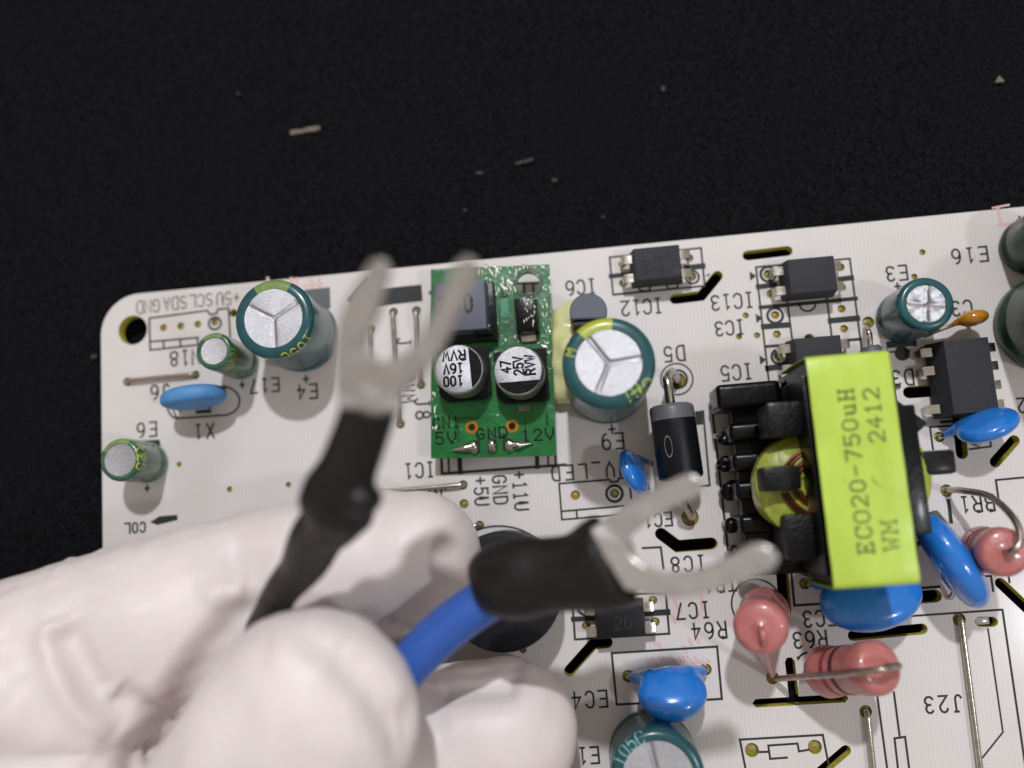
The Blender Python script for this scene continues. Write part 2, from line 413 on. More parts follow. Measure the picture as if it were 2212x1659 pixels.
# ---- plates with real holes, through a filled 2D curve
def plate(name, outline, holes, z0, z1, mats, parent):
    cu = bpy.data.curves.new(name + '_outline', 'CURVE'); cu.dimensions = '2D'; cu.fill_mode = 'BOTH'
    cu.extrude = (z1 - z0) / 2 * U
    for pl in [outline] + holes:
        sp = cu.splines.new('POLY'); sp.points.add(len(pl) - 1)
        for i, p in enumerate(pl): sp.points[i].co = (p[0] * U, p[1] * U, 0, 1)
        sp.use_cyclic_u = True
    tmp = bpy.data.objects.new('tmp', cu); COL.objects.link(tmp)
    dg = bpy.context.evaluated_depsgraph_get(); dg.update()
    me = bpy.data.meshes.new_from_object(tmp.evaluated_get(dg))
    bpy.data.objects.remove(tmp); bpy.data.curves.remove(cu)
    me.name = name
    me.materials.clear()
    for m in mats: me.materials.append(M[m])
    me.polygons.foreach_set('use_smooth', [False] * len(me.polygons))
    for p in me.polygons: p.material_index = 0 if p.normal.z > .5 else 1
    me.update()
    return link(name, me, parent, (0, 0, (z0 + z1) / 2))
def slot(path, w):
    P = [Vector((p[0], p[1])) for p in path]
    Lf, Rt = [], []
    n = len(P)
    for i in range(n):
        t0 = (P[i] - P[i - 1]).normalized() if i else (P[1] - P[0]).normalized()
        t1 = (P[i + 1] - P[i]).normalized() if i < n - 1 else t0
        t = (t0 + t1).normalized(); k = 1 / max(.4, t.dot(t1))
        nn = Vector((-t.y, t.x)) * (w / 2 * k)
        Lf.append(P[i] + nn); Rt.append(P[i] - nn)
    def capend(c, d):
        a = math.degrees(math.atan2(d.y, d.x))
        return [(c.x + w / 2 * math.cos(R(a + t)), c.y + w / 2 * math.sin(R(a + t))) for t in (60, 35, 12, -12, -35, -60)]
    e = (P[-1] - P[-2]).normalized(); s = (P[0] - P[1]).normalized()
    c1 = P[-1] - e * 0; c0 = P[0]
    return [tuple(v) for v in Lf] + capend(c1, e) + [tuple(v) for v in Rt[::-1]] + capend(c0, s)
def blob(prims, voxel=0.3, smooth=6, name='tmp'):
    """union of closed meshes melted into one skin"""
    j = join(*prims)
    me = bpy.data.meshes.new(name)
    me.from_pydata([tuple(p) for p in j[0]], [], j[1]); me.update()
    bm_ = bmesh.new(); bm_.from_mesh(me); bmesh.ops.recalc_face_normals(bm_, faces=list(bm_.faces)); bm_.to_mesh(me); bm_.free()
    o = bpy.data.objects.new(name, me); COL.objects.link(o)
    md = o.modifiers.new('r', 'REMESH'); md.mode = 'VOXEL'; md.voxel_size = voxel
    m2 = o.modifiers.new('s', 'SMOOTH'); m2.factor = .5; m2.iterations = smooth
    dg = bpy.context.evaluated_depsgraph_get(); dg.update()
    ev = o.evaluated_get(dg); em = ev.to_mesh()
    V = [tuple(v.co) for v in em.vertices]; F = [tuple(p.vertices) for p in em.polygons]
    ev.to_mesh_clear(); bpy.data.objects.remove(o); bpy.data.meshes.remove(me)
    return V, F
def ellipsoid(c, ax, ay, az, seg=28, rings=16, pw=1.0):
    V, F = [], []
    c, ax, ay, az = Vector(c), Vector(ax), Vector(ay), Vector(az)
    V.append(c - az)
    for i in range(1, rings):
        t = -math.pi / 2 + math.pi * i / rings
        s = math.copysign(abs(math.sin(t)) ** pw, math.sin(t)); cc = abs(math.cos(t)) ** pw
        for k in range(seg):
            a = 2 * math.pi * k / seg
            V.append(c + az * s + ax * (cc * math.cos(a)) + ay * (cc * math.sin(a)))
    V.append(c + az)
    for k in range(seg): F.append((0, 1 + (k + 1) % seg, 1 + k))
    for i in range(rings - 2):
        for k in range(seg):
            a = 1 + i * seg; F.append((a + k, a + (k + 1) % seg, a + seg + (k + 1) % seg, a + seg + k))
    a = 1 + (rings - 2) * seg
    for k in range(seg): F.append((a + k, a + (k + 1) % seg, len(V) - 1))
    return V, F

# ------------------------------------------------------------------ the cloth underneath
bm = bmesh.new()
bmesh.ops.create_grid(bm, x_segments=90, y_segments=90, size=260)
rng = np.random.RandomState(3)
for v in bm.verts:
    v.co.z = -3.4 + .12 * math.sin(v.co.x * .11 + 1) * math.sin(v.co.y * .09)
g = grab(bm)
tag(add('table_surface', g, 'cloth'), 'matt black cloth lying flat under the circuit board', None, kind='structure')

# ------------------------------------------------------------------ the circuit board
board = bpy.data.objects.new('circuit_board', None)
COL.objects.link(board)
tag(board, 'white printed circuit board crowded with capacitors, chips and a yellow taped transformer', 'circuit board')
XL, YT = -64.8, 33.6
outline = [(95, YT + .1), (XL + 5.5, YT - .1)] + [(XL + 5.5 + 5.5 * math.cos(R(a)), YT - .1 - 5.5 + 5.5 * math.sin(R(a))) for a in range(97, 180, 8)] + [(XL, YT - 5.6), (XL - .1, -75), (95, -75)]
holes = []
holes.append(circ(W((287, 713)), 2.05, 32))
holes.append(circ(W((504.5, 676)), .55))
holes = [h for h in holes if h]
holes.append(circ(W((1748, 731)), .62))
SL = [([(1615, 552), (1701, 542)], 1.12), ([(1458, 646), (1515, 639), (1550, 596)], 1.15), ([(1428, 1153), (1464, 1180), (1537, 1174)], 1.3),
      ([(1230, 1449), (1281.7, 1391), (1312, 1388)], 1.15), ([(1690.5, 1242), (1696, 1320)], 1.3), ([(1843, 1373), (1992, 1358.5)], 1.1),
      ([(1967, 1291.4), (2021, 1287.3)], 1.3), ([(2161, 1259.5), (2225, 1320)], 1.1), ([(1772, 1668), (1827, 1621)], 1.05),
      ([(1964, 847.6), (2039, 842)], 1.3), ([(2070, 902), (2078, 979)], 1.25), ([(2150, 998), (2190.7, 951.6)], 1.15),
      ([(2117, 1343), (2145, 1343)], 1.0)]
for p, w in SL: holes.append(slot([W(a) for a in p], w * 1.18))
# the T-shaped slot
a, b2, c2 = W((1633, 1519.6)), W((1825, 1507.5)), W((1712, 1429))
ym = (a.y + b2.y) / 2
xm = W((1716, 1514)).x
holes.append([(a.x, ym - .5), (b2.x, ym - .5), (b2.x + .45, ym), (b2.x, ym + .5), (xm + .6, ym + .5), (xm + .6, c2.y), (xm + .3, c2.y + .5), (xm - .3, c2.y + .5),
              (xm - .6, c2.y), (xm - .6, ym + .5), (a.x, ym + .5), (a.x - .45, ym)])
# small plated or open holes: (point, radius, fill)
PH = []
for p in (q('1', 612, 625), q('1', 750, 612), q('1', 888, 597)): PH.append((p, .42, 'brown'))
PH += [(q('1', 1025, 580), .42, 'brown'), (q('3', 1675, 727), .33, 'brown'), (q('3', 1620, 897), .33, 'brown'), (q('3', 1765, 887), .33, 'brown'),
       (q('4', 1395, 520), .33, 'brown'), (q('4', 1330, 717), .33, 'brown'), ((387, 1003), .3, 'brown'), ((496, 1057), .32, 'brown'), ((623, 1047), .3, 'olive'),
       (q('5', 1410, 665), .5, 'brown'), (q('5', 1725, 650), .5, 'olive'), (q('B', 1825, 1515), .7, 'olive'), (q('A', 530, 1490), .7, 'olive'),
       (q('5', 515, 735), .5, 'olive'), (q('4', 210, 1025), .45, 'brown'), (q('4', 225, 1180), .42, 'brown'), (q('4', 745, 975), .42, 'brown'), (q('4', 765, 1135), .42, 'brown'),
       (q('1', 870, 1005), .5, 'olive'), (q('1', 320, 1060), .5, 'olive'), ((800, 710), .5, 'olive'), ((850, 674), .5, 'olive'), ((899.5, 671), .5, 'olive'),
       ((909.5, 831), .5, 'olive'), ((865, 916), .5, 'olive'), ((808, 872), .5, 'olive'), (q('5', 508, 582), .5, 'olive'), ((1036, 1135), .5, 'olive'), ((2072, 1338), .65, 'olive'), ((1870, 1537), .62, 'olive'),
       (q('6', 925, 1145), .9, 'olive'), ((1464, 822), .85, 'brown'), ((1669, 1464), .65, 'olive'), ((2045, 1060), .65, 'olive'),
       ((1357, 1460.5), .62, 'olive'), ((1524.7, 1446), .6, 'olive'), ((1876, 696), .62, 'olive'), ((2029, 944), .55, 'olive'), (q('C', 1590, 705), .4, 'olive'),
       (q('A', 450, 175), .6, 'olive'), (q('3', 685, 315), .45, 'olive'), (q('3', 690, 467), .45, 'olive'), (q('3', 1220, 265), .45, 'olive'), (q('3', 1240, 415), .5, 'olive'),
       (q('4', 155, 697), .5, 'olive'), (q('4', 180, 855), .5, 'olive'), (q('4', 735, 640), .45, 'olive'), (q('4', 745, 803), .45, 'olive'), (q('4', 235, 1355), .5, 'olive'),
       ((1268, 1310), .5, 'olive'), (q('B', 493, 515), .45, 'olive'), (q('B', 1030, 308), .45, 'olive'), (q('B', 1048, 483), .45, 'olive'),
       ((1994, 759), .5, 'olive'), ((1999, 800), .5, 'olive'), ((2013, 884), .5, 'olive')]
PH = [(p, r * 1.22, f) for p, r, f in PH]
for p, r, f in PH: holes.append(circ(W(p), r, 14))
plate('board_panel', outline, holes, -1.6, 0, ['mask', 'core'], board)
seen = {}
for p, r, f in PH:
    c = W(p)
    k = (round(r, 2), f)
    if k not in seen:
        d = lathe([(0.001, -.34), (r * .5, -.36), (r * .96, -.5), (r * .96, -1.5)], 14)
        o = add('solder_joint', d, f, board, loc=(c.x, c.y, 0)); seen[k] = o.data
    else: link('solder_joint', seen[k], board, (c.x, c.y, 0))
tag(add('cut_lead', box(-.8, .8, -.45, .45, -1.1, -.7, .1), 'clear', board, loc=W((2128, 1343)), label='glossy white bit shining up through the short slot'), None, None)

# ------------------------------------------------------------------ print on the board
LN = []
def line(pts, w=.2, closed=False): LN.append(ribbon([W(p) for p in pts], w * 1.25, closed))
def linez(r, pts, w=.2, closed=False): line([q(r, *p) for p in pts], w, closed)
def fill(r, pts):
    P = [W(q(r, *p)) for p in pts]
    _lift[0] = (_lift[0] + 1) % 9
    LN.append(([(p.x, p.y, .02 + .0025 * _lift[0]) for p in P], [tuple(range(len(P)))]))
def ring(p, r, w=.25, n=28): LN.append(ribbon(circ(W(p), r, n), w, True))
# four pin header
linez('1', [(497, 550), (965, 487), (985, 520), (1040, 510), (1048, 478), (1135, 468), (1150, 740)])
linez('1', [(497, 550), (505, 805), (900, 762)]); linez('1', [(503, 738), (890, 705)]); linez('1', [(610, 730), (615, 790)]); linez('1', [(745, 718), (750, 775)]); linez('1', [(885, 705), (890, 762)])
ring(q('1', 1025, 590), .85, .28)
linez('1', A_(720, 1230, 80, 125, 200, 90, 6)[::-1] + [(720, 1355), (1080, 1330)] + A_(1090, 1215, 135, 115, 90, -90, 10) + [(1090, 1100), (760, 1120)])
fill('1', [(870, 1290), (990, 1280), (1000, 1310), (870, 1318)])
# arrow by the forks
fill('2', [(80, 605), (250, 410), (255, 520), (675, 480), (685, 612), (160, 672)])
fill('1', [(440, 1532), (580, 1525), (600, 1640), (450, 1650)])
fill('2', [(735, 530), (750, 530), (750, 560), (735, 560)])
# chip outlines
linez('3', [(580, 260), (1315, 185), (1345, 490), (608, 562)], .2, True)
linez('3', [(590, 412), (760, 395)], .5); linez('3', [(1200, 345), (1330, 330)], .6)
linez('3', [(815, 480), (825, 530), (895, 530), (915, 485)]); linez('3', [(1035, 480), (1050, 515), (1125, 505), (1130, 470)]); linez('3', [(620, 558), (1345, 490)])
ring(q('3', 1245, 420), .85, .28)
fill('3', [(1345, 415), (1385, 385), (1385, 405)])
linez('4', [(55, 640), (810, 572), (905, 1300), (895, 1222)][:3]); linez('4', [(55, 640), (175, 1700)])
linez('4', [(92, 965), (860, 893)], .42); linez('4', [(75, 800), (205, 782)], .55); linez('4', [(735, 738), (825, 726)], .55)
linez('4', [(298, 840), (350, 1245)]); linez('4', [(622, 860), (668, 1222)]); linez('4', [(117, 1120), (318, 1105)], .6); linez('4', [(655, 1072), (872, 1052)], .6)
linez('4', [(130, 1280), (895, 1220)], .3); linez('4', [(150, 1455), (300, 1435)], .6)
linez('4', [(400, 935)] + A_(470, 935, 65, 60, 180, 0, 10)[::1])
for c in ((155, 697), (210, 1030), (245, 1360)): ring(q('4', *c), .98, .34)
for c in ((5, 710), (55, 1050), (85, 1385)): fill('4', [(c[0] - 2, c[1] - 35), (c[0] + 52, c[1]), (c[0] + 6, c[1] + 42)])
ring(q('3', 1120, 1240), 2.05, .2, 36); ring(q('3', 1130, 1240), 1.15, .3)
linez('6', [(1000, 300), (1030, 290), (1083, 888), (925, 902)])
fill('6', [(963, 292), (1022, 288), (1030, 398), (972, 402)])
linez('6', [(1130, 178), (1092, 182), (1235, 1450)], .25)
# UV_LED connector
linez('5', [(1280, 572), (1685, 540), (1695, 560), (1750, 555), (1760, 530), (1900, 515)]); linez('5', [(1280, 572), (1302, 862), (1800, 822)]); linez('5', [(1300, 795), (1800, 752)])
linez('5', [(1418, 790), (1426, 850)]); ring(q('5', 1725, 652), 1.02, .36); linez('5', [(1845, 535), (1860, 690)])
# IC1 footprint
linez('5', [(330, 300), (338, 492), (1330, 420)], .3); linez('5', [(385, 300), (395, 488)], .22); linez('5', [(475, 300), (485, 482)], .5)
linez('5', [(1100, 300), (1105, 438)], .45); linez('5', [(1190, 300), (1192, 430)]); linez('5', [(1248, 300), (1252, 425)])
linez('6', [(545, 1392), (690, 1385), (712, 1560)], .22)
# IC7, EC4
linez('B', [(378, 270), (1132, 250), (1160, 578), (402, 625)], .22, True); linez('B', [(388, 462), (560, 455)], .5); linez('B', [(970, 415), (1148, 405)], .6)
ring(q('B', 490, 365), .98, .34)
linez('B', [(697, 735), (1545, 682), (1583, 1103), (738, 1148)], .22, True)
LN.append(ribbon(circ(W((1634, 1305)), 3.05, 36), .22, True))
linez('A', [(340, 95), (365, 352), (620, 335)], .25); linez('A', [(1170, 446), (2038, 385), (2260, 1900)], .2); linez('A', [(1380, 212), (1530, 200)], .25)
linez('A', [(1922, 540), (2042, 1370), (1870, 1585)], .16)
linez('A', [(1028, 1050), (1112, 1670)], .2); linez('A', [(1165, 1050), (1213, 1415)], .2); linez('A', [(1200, 1680), (1170, 1420), (1255, 1408), (1290, 1680)], .2)
linez('B', [(1790, 1750), (1728, 1430), (2395, 1392), (2440, 1620)], .2)
linez('A', [(80, 1530), (150, 1528)]); linez('A', [(305, 1575), (170, 1585), (155, 1478), (390, 1462), (402, 1525), (480, 1512)])
linez('A', [(390, 770)] + A_(480, 810, 90, 80, 200, 260, 5)); linez('A', [(2085, 95), (2095, 165)])
# right side
linez('7', [(1455, 420), (1930, 385), (1945, 575), (1775, 597)]); linez('7', [(1455, 420), (1480, 600)])
linez('7', [(1545, 378), (1950, 350)], .3)
linez('7', [(2230, 822), (1985, 845), (2008, 1010)]); linez('7', [(1605, 1010), (1625, 1180)], .35)
linez('4', [(1130, 1265), (1320, 1250)], .7)
linez('4', [(1120, 1325), (1290, 1310)], .2); linez('7', [(1110, -200), (1150, 60)], .2)
LN.append(([(p[0], p[1], .03) for p in circ(q('4', 1232, 1335) and W(q('4', 1232, 1335)), .95)], [tuple(range(20))]))
LN.append(ribbon(arc(W((1078, 1275)), 8.1, 35, 110, 20), .25))
ring((2290, 690), 6.3, .2, 48)
for l_ in LN: add('printed_line', l_, 'ink', board, smooth=False)
for _a, _b in (((1450, 470), (1640, 462)), ((1500, 470), (1506, 600)), ((1572, 466), (1580, 600))): add('printed_line', ribbon([Q('2', *_a), Q('2', *_b)], .28), 'ink', board, smooth=False)
_p = [W(p) for p in ((324, 1128), (345, 1115), (383, 1112), (384, 1123), (340, 1134))]
add('printed_bar', ([(p.x, p.y, .03) for p in _p], [(0, 1, 2, 3, 4)]), 'ink', board, smooth=False)
# hatched square, pink stamp marks
hp = [W(q('1', *p)) for p in ((1745, 320), (1950, 300), (1955, 470), (1760, 480))]
add('hatched_square', ([(p.x, p.y, .02) for p in hp], [(0, 1, 2, 3)]), 'hatch', board, smooth=False)
ps = []
rr = random.Random(5)
def pmark(r, x, y, dx, dy, w=.3): ps.append(ribbon([W(q(r, x, y)), W(q(r, x + dx, y + dy))], w, base=.012))
for x in (1450, 1640, 1680, 1800, 1860): pmark('1', x, 215 + rr.random() * 20, 10, 70, .4)
pmark('1', 1740, 290, 150, -20, .3)
for k in range(16): pmark('B', 985 + k * 32, 765 + rr.random() * 40 - k * .5, 14, 16 + rr.random() * 22, .3)
for x, y in ((1200, 300), (1220, 350), (1410, 270), (1415, 330), (1190, 440), (1030, 610), (1075, 660), (1320, 620), (1280, 680), (1380, 380), (1380, 600)): pmark('B', x, y, 18, 50, .35)
pmark('4', 2000, 160, 30, 140, .35); pmark('4', 2010, 300, 110, -8, .4); pmark('4', 1960, 165, 130, -25, .25)
for l_ in ps: add('stamp_mark', l_, 'pink', board, smooth=False)
TX = [  # word, centre, turn, height, advance, stroke
 ('GND', q('1', 488, 455), 180), ('SDA', q('1', 705, 428), 180), ('SCL', q('1', 912, 407), 180), ('+5U', q('1', 1132, 388), 180)]
for s, c, r in TX: word(s, W(c), r, 1.75, 1.18, .82, .12, board)
for s, c, r, h, adv in [
 ('N18', q('1', 785, 868), 180, 2.0, 1.55), ('J6', q('1', 585, 1140), 180, 1.9, 1.6), ('E17', q('1', 1425, 1090), 180, 1.8, 1.5), ('+', q('1', 1245, 1085), 180, 1.3, 1), ('E4', q('1', 1768, 1140), 180, 1.9, 1.7),
 ('+', q('1', 1758, 1038), 180, 1.5, 1), ('X1', q('1', 940, 1458), 180, 1.9, 1.7), ('E6', q('1', 478, 1445), 180, 1.9, 1.7), ('+', (318, 1055), 180, 1.3, 1),
 ('IC6', q('3', 348, 500), 180, 1.9, 1.45), ('IC12', q('3', 838, 660), 180, 1.95, 1.42), ('IC13', q('3', 1565, 615), 180, 1.95, 1.45), ('IC3', q('3', 1545, 828), 180, 1.85, 1.35),
 ('D5', q('3', 1100, 1035), 180, 1.95, 1.6), ('IC5', q('3', 1600, 1185), 180, 1.95, 1.45), ('E3', q('4', 1188, 690), 180, 1.9, 1.6), ('E16', q('4', 1775, 545), 180, 1.9, 1.7),
 ('+', q('4', 1195, 795), 180, 1.3, 1), ('C3', q('4', 1710, 970), 180, 1.9, 1.5), ('D3', q('4', 1235, 1530), 180, 1.95, 1.6), ('E9', q('5', 1712, 232), 180, 2.0, 1.7), ('+', q('5', 1705, 135), 180, 1.7, 1),
 ('UV_LED', q('5', 1525, 470), 180, 1.85, 1.75), ('IC1', q('5', 155, 465), 180, 1.9, 1.45), ('EC1', q('5', 2075, 862), 180, 1.7, 1.3), ('IC8', q('6', 910, 1520), 180, 1.9, 1.6),
 ('IC7', q('B', 1350, 392), 180, 1.9, 1.55), ('R64', q('B', 1480, 553), 180, 1.9, 1.6), ('TR1', (1555, 1262), 180, 1.8, 1.5), ('EC4', q('B', 520, 1108), 180, 1.95, 1.65), ('E1', q('B', 512, 1558), 180, 1.9, 1.5),
 ('R63', q('A', 490, 625), 180, 1.9, 1.5), ('EC3', q('A', 570, 455), 180, 1.9, 1.5), ('J23', q('A', 1565, 1145), 180, 1.9, 1.7), ('LN', q('A', 1870, 180), 180, 1.8, 1.6), ('BR1', q('7', 1835, 1035), 180, 1.9, 1.5),
 ('2', q('7', 2195, 245), 180, 1.8, 1.5), ('COL', (292, 1140), 180, 1.3, 1.05), ('+', q('4', 2178, 262), 180, 1.5, 1),
 ('J', q('6', 570, 700), -90, 1.5, 1.5), ('J8', q('2', 685, 1475), -90, 1.95, 1.75), ('J', q('2', 535, 935), -90, 1.8, 1.5), ('PWM', q('2', 565, 1310), -90, 1.7, 1.45),
 ('+5U', q('5', 652, 632), -90, 1.75, 1.35), ('GND', q('5', 805, 622), -90, 1.75, 1.35), ('+11U', q('5', 968, 628), -90, 1.75, 1.35), ('JU', q('5', 305, 660), 180, 1.7, 1.4)]:
    word(s, W(c), r, h, adv, h * .5, .2, board)

# ------------------------------------------------------------------ electrolytic capacitors
def ecap(c, h, r, vent, label, stripe=(60, 125), stripe_mat='stripe', sleeve='sleeve', rot=0, rim=.74, txt=None, depth=.18, ptxt='stripe'):
    st = (R(stripe[0]), R(stripe[1]))
    prof = [(r * .90, .1), (r * .97, .2), (r, .5), (r, .11 * h + .3), (r * .94, .13 * h + .5), (r * .94, .13 * h + .8), (r, .16 * h + 1.1), (r, h - 1.0), (r * .992, h - .55), (r * .95, h - .2), (r * .88, h - .04), (r * .80, h), (r * rim, h - .02), (r * (rim - .01), h - .18)]
    mf = lambda i, a: 1 if (st[0] <= a % (2 * math.pi) <= st[1]) else 0
    o = add('electrolytic_capacitor', lathe(prof, 72, matfn=mf), [sleeve, stripe_mat], board, loc=(c.x, c.y, 0), label=label, sharp=60)
    # metal end with pressed vent grooves
    nr, na = 18, 96
    lines = {'Y': [90 + rot, 210 + rot, 330 + rot], 'X': [rot + k * 90 for k in range(4)], 'N': []}[vent]
    V, F = [(0, 0, -.18 - (depth if lines else 0))], []
    rt = r * (rim - .005)
    for i in range(1, nr + 1):
        ri = rt * i / nr
        for k in range(na):
            a = 2 * math.pi * k / na
            x, y = ri * math.cos(a), ri * math.sin(a)
            z = -.18 - .05 * (1 - (ri / rt) ** 2)
            for g in lines:
                gx, gy = math.cos(R(g)), math.sin(R(g))
                al = x * gx + y * gy
                if al > 0 and ri < rt * .97: z -= (depth if vent == 'Y' else -depth * .6) * math.exp(-((x * gy - y * gx) / ((.04 if vent == 'Y' else .1) * r)) ** 2)
            if vent == 'Y': z += .16 * (ri / rt) * abs(math.sin(1.5 * (a - R(90 + rot)))) ** .7 * (.4 + .6 * math.cos(a - 2.2) ** 2)
            if vent == 'X': z += .025 * math.sin(4 * x + 2 * y) + .02 * math.sin(5 * y - 2 * x)
            V.append((x, y, z))
    for k in range(na): F.append((0, 1 + k, 1 + (k + 1) % na))
    for i in range(nr - 1):
        for k in range(na):
            a = 1 + i * na; F.append((a + k, a + na + k, a + na + (k + 1) % na, a + (k + 1) % na))
    add('vent_top', (V, F), 'alu', o, loc=(0, 0, h), sharp=80)
    add('rubber_seal', caps(lathe([(r * .8, 0.02), (r * .8, .3)], 32), 2, 32), 'bobbin', o)
    L_ = []
    def prof_at(s):   # walk inwards from the outer rim over the shoulder
        pts = [(r + .02, h - 3.2 * 1.0), (r + .02, h - 1.0), (r * .992 + .02, h - .53), (r * .95 + .015, h - .17), (r * .88, h - .01), (r * .80, h + .03), (r * rim, h + .02)]
        acc = 0
        for (a0, z0), (a1, z1) in zip(pts, pts[1:]):
            d = math.hypot(a1 - a0, z1 - z0)
            if s <= acc + d: t = (s - acc) / d; return a0 + (a1 - a0) * t, z0 + (z1 - z0) * t
            acc += d
        return pts[-1]
    if txt:
        for s, ang, s0, hh, adv in txt:      # s0: distance along the shoulder of the word's middle; letters read round the rim
            pl = []
            for stq in strokes(s, adv, adv * .7, hh):
                pts = []
                for (x0, y0), (x1, y1) in zip(stq, stq[1:]):
                    for k in range(3): pts.append((x0 + (x1 - x0) * k / 3, y0 + (y1 - y0) * k / 3))
                pts.append(stq[-1])
                def mp(x, y, z, ang=ang, s0=s0):
                    rr_, zz = prof_at(s0 - y)
                    a = R(ang) - x / r
                    return (rr_ * math.cos(a), rr_ * math.sin(a), zz + .02)
                pl.append(ribbon(pts, .2, mp=mp, base=0))
            jj = join(*pl)
            add('sleeve_print', (jj[0], jj[1]), ptxt, o, smooth=False)
    return o
ecap(W((1308, 832)), 18.6, 5.15, 'Y', 'large green sleeved capacitor standing beside the green module, brightest aluminium top', (79, 128), rot=34, rim=.715, txt=[('4L', 297, 3.4, 2.2, 1.9), ('T', 316, 3.9, 2.0, 1.5), ('M', 160, 3.6, 1.2, 1.3), ('C', 326, 2.9, 1.8, 1.6)], depth=.22)
ecap(W((657, 727)), 12.0, 4.95, 'Y', 'wide green sleeved capacitor by the hatched square at the board top edge', (60, 122), 'stripe_dull', txt=[('105C', 305, 2.6, 1.3, 1.2)], rot=60, depth=.12)
ecap(W((523, 783)), 9.3, 2.4, 'N', 'small green capacitor between the blank four pin header and the wide capacitor', (60, 130), 'stripe_dull', rim=.72, txt=[('RX', 340, 2.4, 1.3, 1.1), ('25', 310, 1.6, 1.0, 1.0)], sleeve='sleeve_olive')
ecap(W((322, 999)), 7.6, 2.75, 'N', 'small dull green capacitor alone at the board left edge above the glove', (60, 150), 'stripe_dull', sleeve='sleeve_olive', rim=.76, txt=[('25', 350, 2.6, 1.5, 1.2), ('RX', 20, 2.6, 1.5, 1.2)])
ecap(W((1947, 688)), 8.6, 3.3, 'X', 'green capacitor with a crumpled star pressed in its metal top', (250, 290), 'sleeve', rot=80, depth=.3, rim=.70)
ecap(W((2220, 536)), 8.0, 3.7, 'N', 'dark green capacitor at the frame edge nearest the top right corner', (0, 0.1), 'stripe_dull', sleeve='sleeve_dark')
ecap(W((2250, 705)), 17.0, 6.0, 'Y', 'fat dark green capacitor at the right frame edge above the eight pin chip', (0, 0.1), 'stripe_dull', sleeve='sleeve_dark')
ecap(W((1408, 1625)), 10.4, 5.25, 'Y', 'green capacitor at the bottom edge half under the blue disc', (0, .1), 'sleeve', txt=[('105C', 132, 3.4, 1.6, 1.3)], rot=10, rim=.76, ptxt='sleeve_print')

# ------------------------------------------------------------------ chips
def lead(sx, y, z=2.3, reach=1.05, w=.55, x0=3.0):
    x1 = x0 + reach
    pts = [(x0 - .2, z), (x1 - .35, z), (x1 - .08, z - .12), (x1, z - .45), (x1 + .12, -.9)]
    V, F = [], []
    t = .13
    for i, (x, zz) in enumerate(pts):
        dx = 0 if i < 2 else t; dz = t if i < 3 else 0
        ww = w if i < 4 else w * .6
        for (a, b3) in ((-1, -1), (1, -1), (1, 1), (-1, 1)):
            V.append((sx * (x + b3 * dx), y + a * ww, zz + b3 * dz))
    for i in range(len(pts) - 1):
        for k in range(4): F.append((i * 4 + k, i * 4 + (k + 1) % 4, (i + 1) * 4 + (k + 1) % 4, (i + 1) * 4 + k))
    F.append((0, 1, 2, 3)); F.append(tuple(len(V) - 4 + k for k in range(4)))
    return V, F
lead_mesh = {}
def chip(c, sx, sy, z1, label, mats='epoxy', pins=(), dot=None, marks=(), top=(.45, .45, .25, .25), lp=2.3, rot=0, name='chip'):
    o = add(name, box(-sx / 2, sx / 2, -sy / 2, sy / 2, .7, z1, .14, top=top), mats, board, loc=(c.x, c.y, 0), rot=R(rot), label=label)
    if dot: add('index_dot', lathe([(0.001, .015), (dot[2] * .8, .02), (dot[2], .03)], 20), 'mark', o, loc=(dot[0], dot[1], z1 - .005))
    for sxn, y in pins:
        add('pin', lead(sxn, y, lp, x0=sx / 2 - .05), 'tin', o)
    for s, x, y, r, h, adv in marks:
        w_ = word(s, (x, y), r, h, adv, adv * .7, .12, o, 'bobbin' if mats == 'epoxy' else 'mark', base=0.01, z=z1)
        w_.name = 'chip_marking'
    return o
chip(W((1420.5, 567), 4), 6.7, 4.7, 4.0, 'grey four pin chip with faint markings nearest the board top edge', pins=((-1, 1.2), (-1, -1.3), (1, 1.2), (1, -1.3)), dot=(2.2, -1.2, .5),
     marks=(('8H17', -1.4, -.1, 90, 1.0, .75), ('357F', .2, -.1, 90, 1.0, .75), ('A', 1.3, .9, 0, .8, .8)))
chip(W((1753, 594), 4), 6.5, 4.9, 4.0, 'plain grey four pin chip directly below the short straight slot', pins=((-1, 1.3), (-1, -1.3), (1, 1.3), (1, -1.3)), dot=(-2.2, 1.3, .45), top=(.5, .25, .25, .2))
chip(W((1770, 765), 4), 6.5, 4.9, 4.0, 'grey four pin chip half hidden by the top end of the yellow transformer', pins=((-1, 1.3), (-1, -1.3), (1, 1.3), (1, -1.3)), dot=(-2.2, 1.3, .45))
chip(W((1340, 1340), 3.6), 6.3, 4.5, 3.6, 'glossy black four pin chip at the tip of the lower fork', 'epoxy_dark', pins=((-1, 1.25), (-1, -1.25), (1, 1.25), (1, -1.25)), top=(.2, .2, .2, .75),
     marks=(('20', .3, -.3, 0, 1.5, 1.2),))
c8 = chip(W((2091, 812), 4), 6.9, 9.5, 4.2, 'large grey eight pin chip right of the transformer', pins=((-1, 3.5), (-1, 1.2), (-1, -3.6), (1, 3.5), (1, 1.2), (1, -1.2), (1, -3.6)), top=(1.1, .5, .2, .2), dot=(-1.4, 4.0, .35))

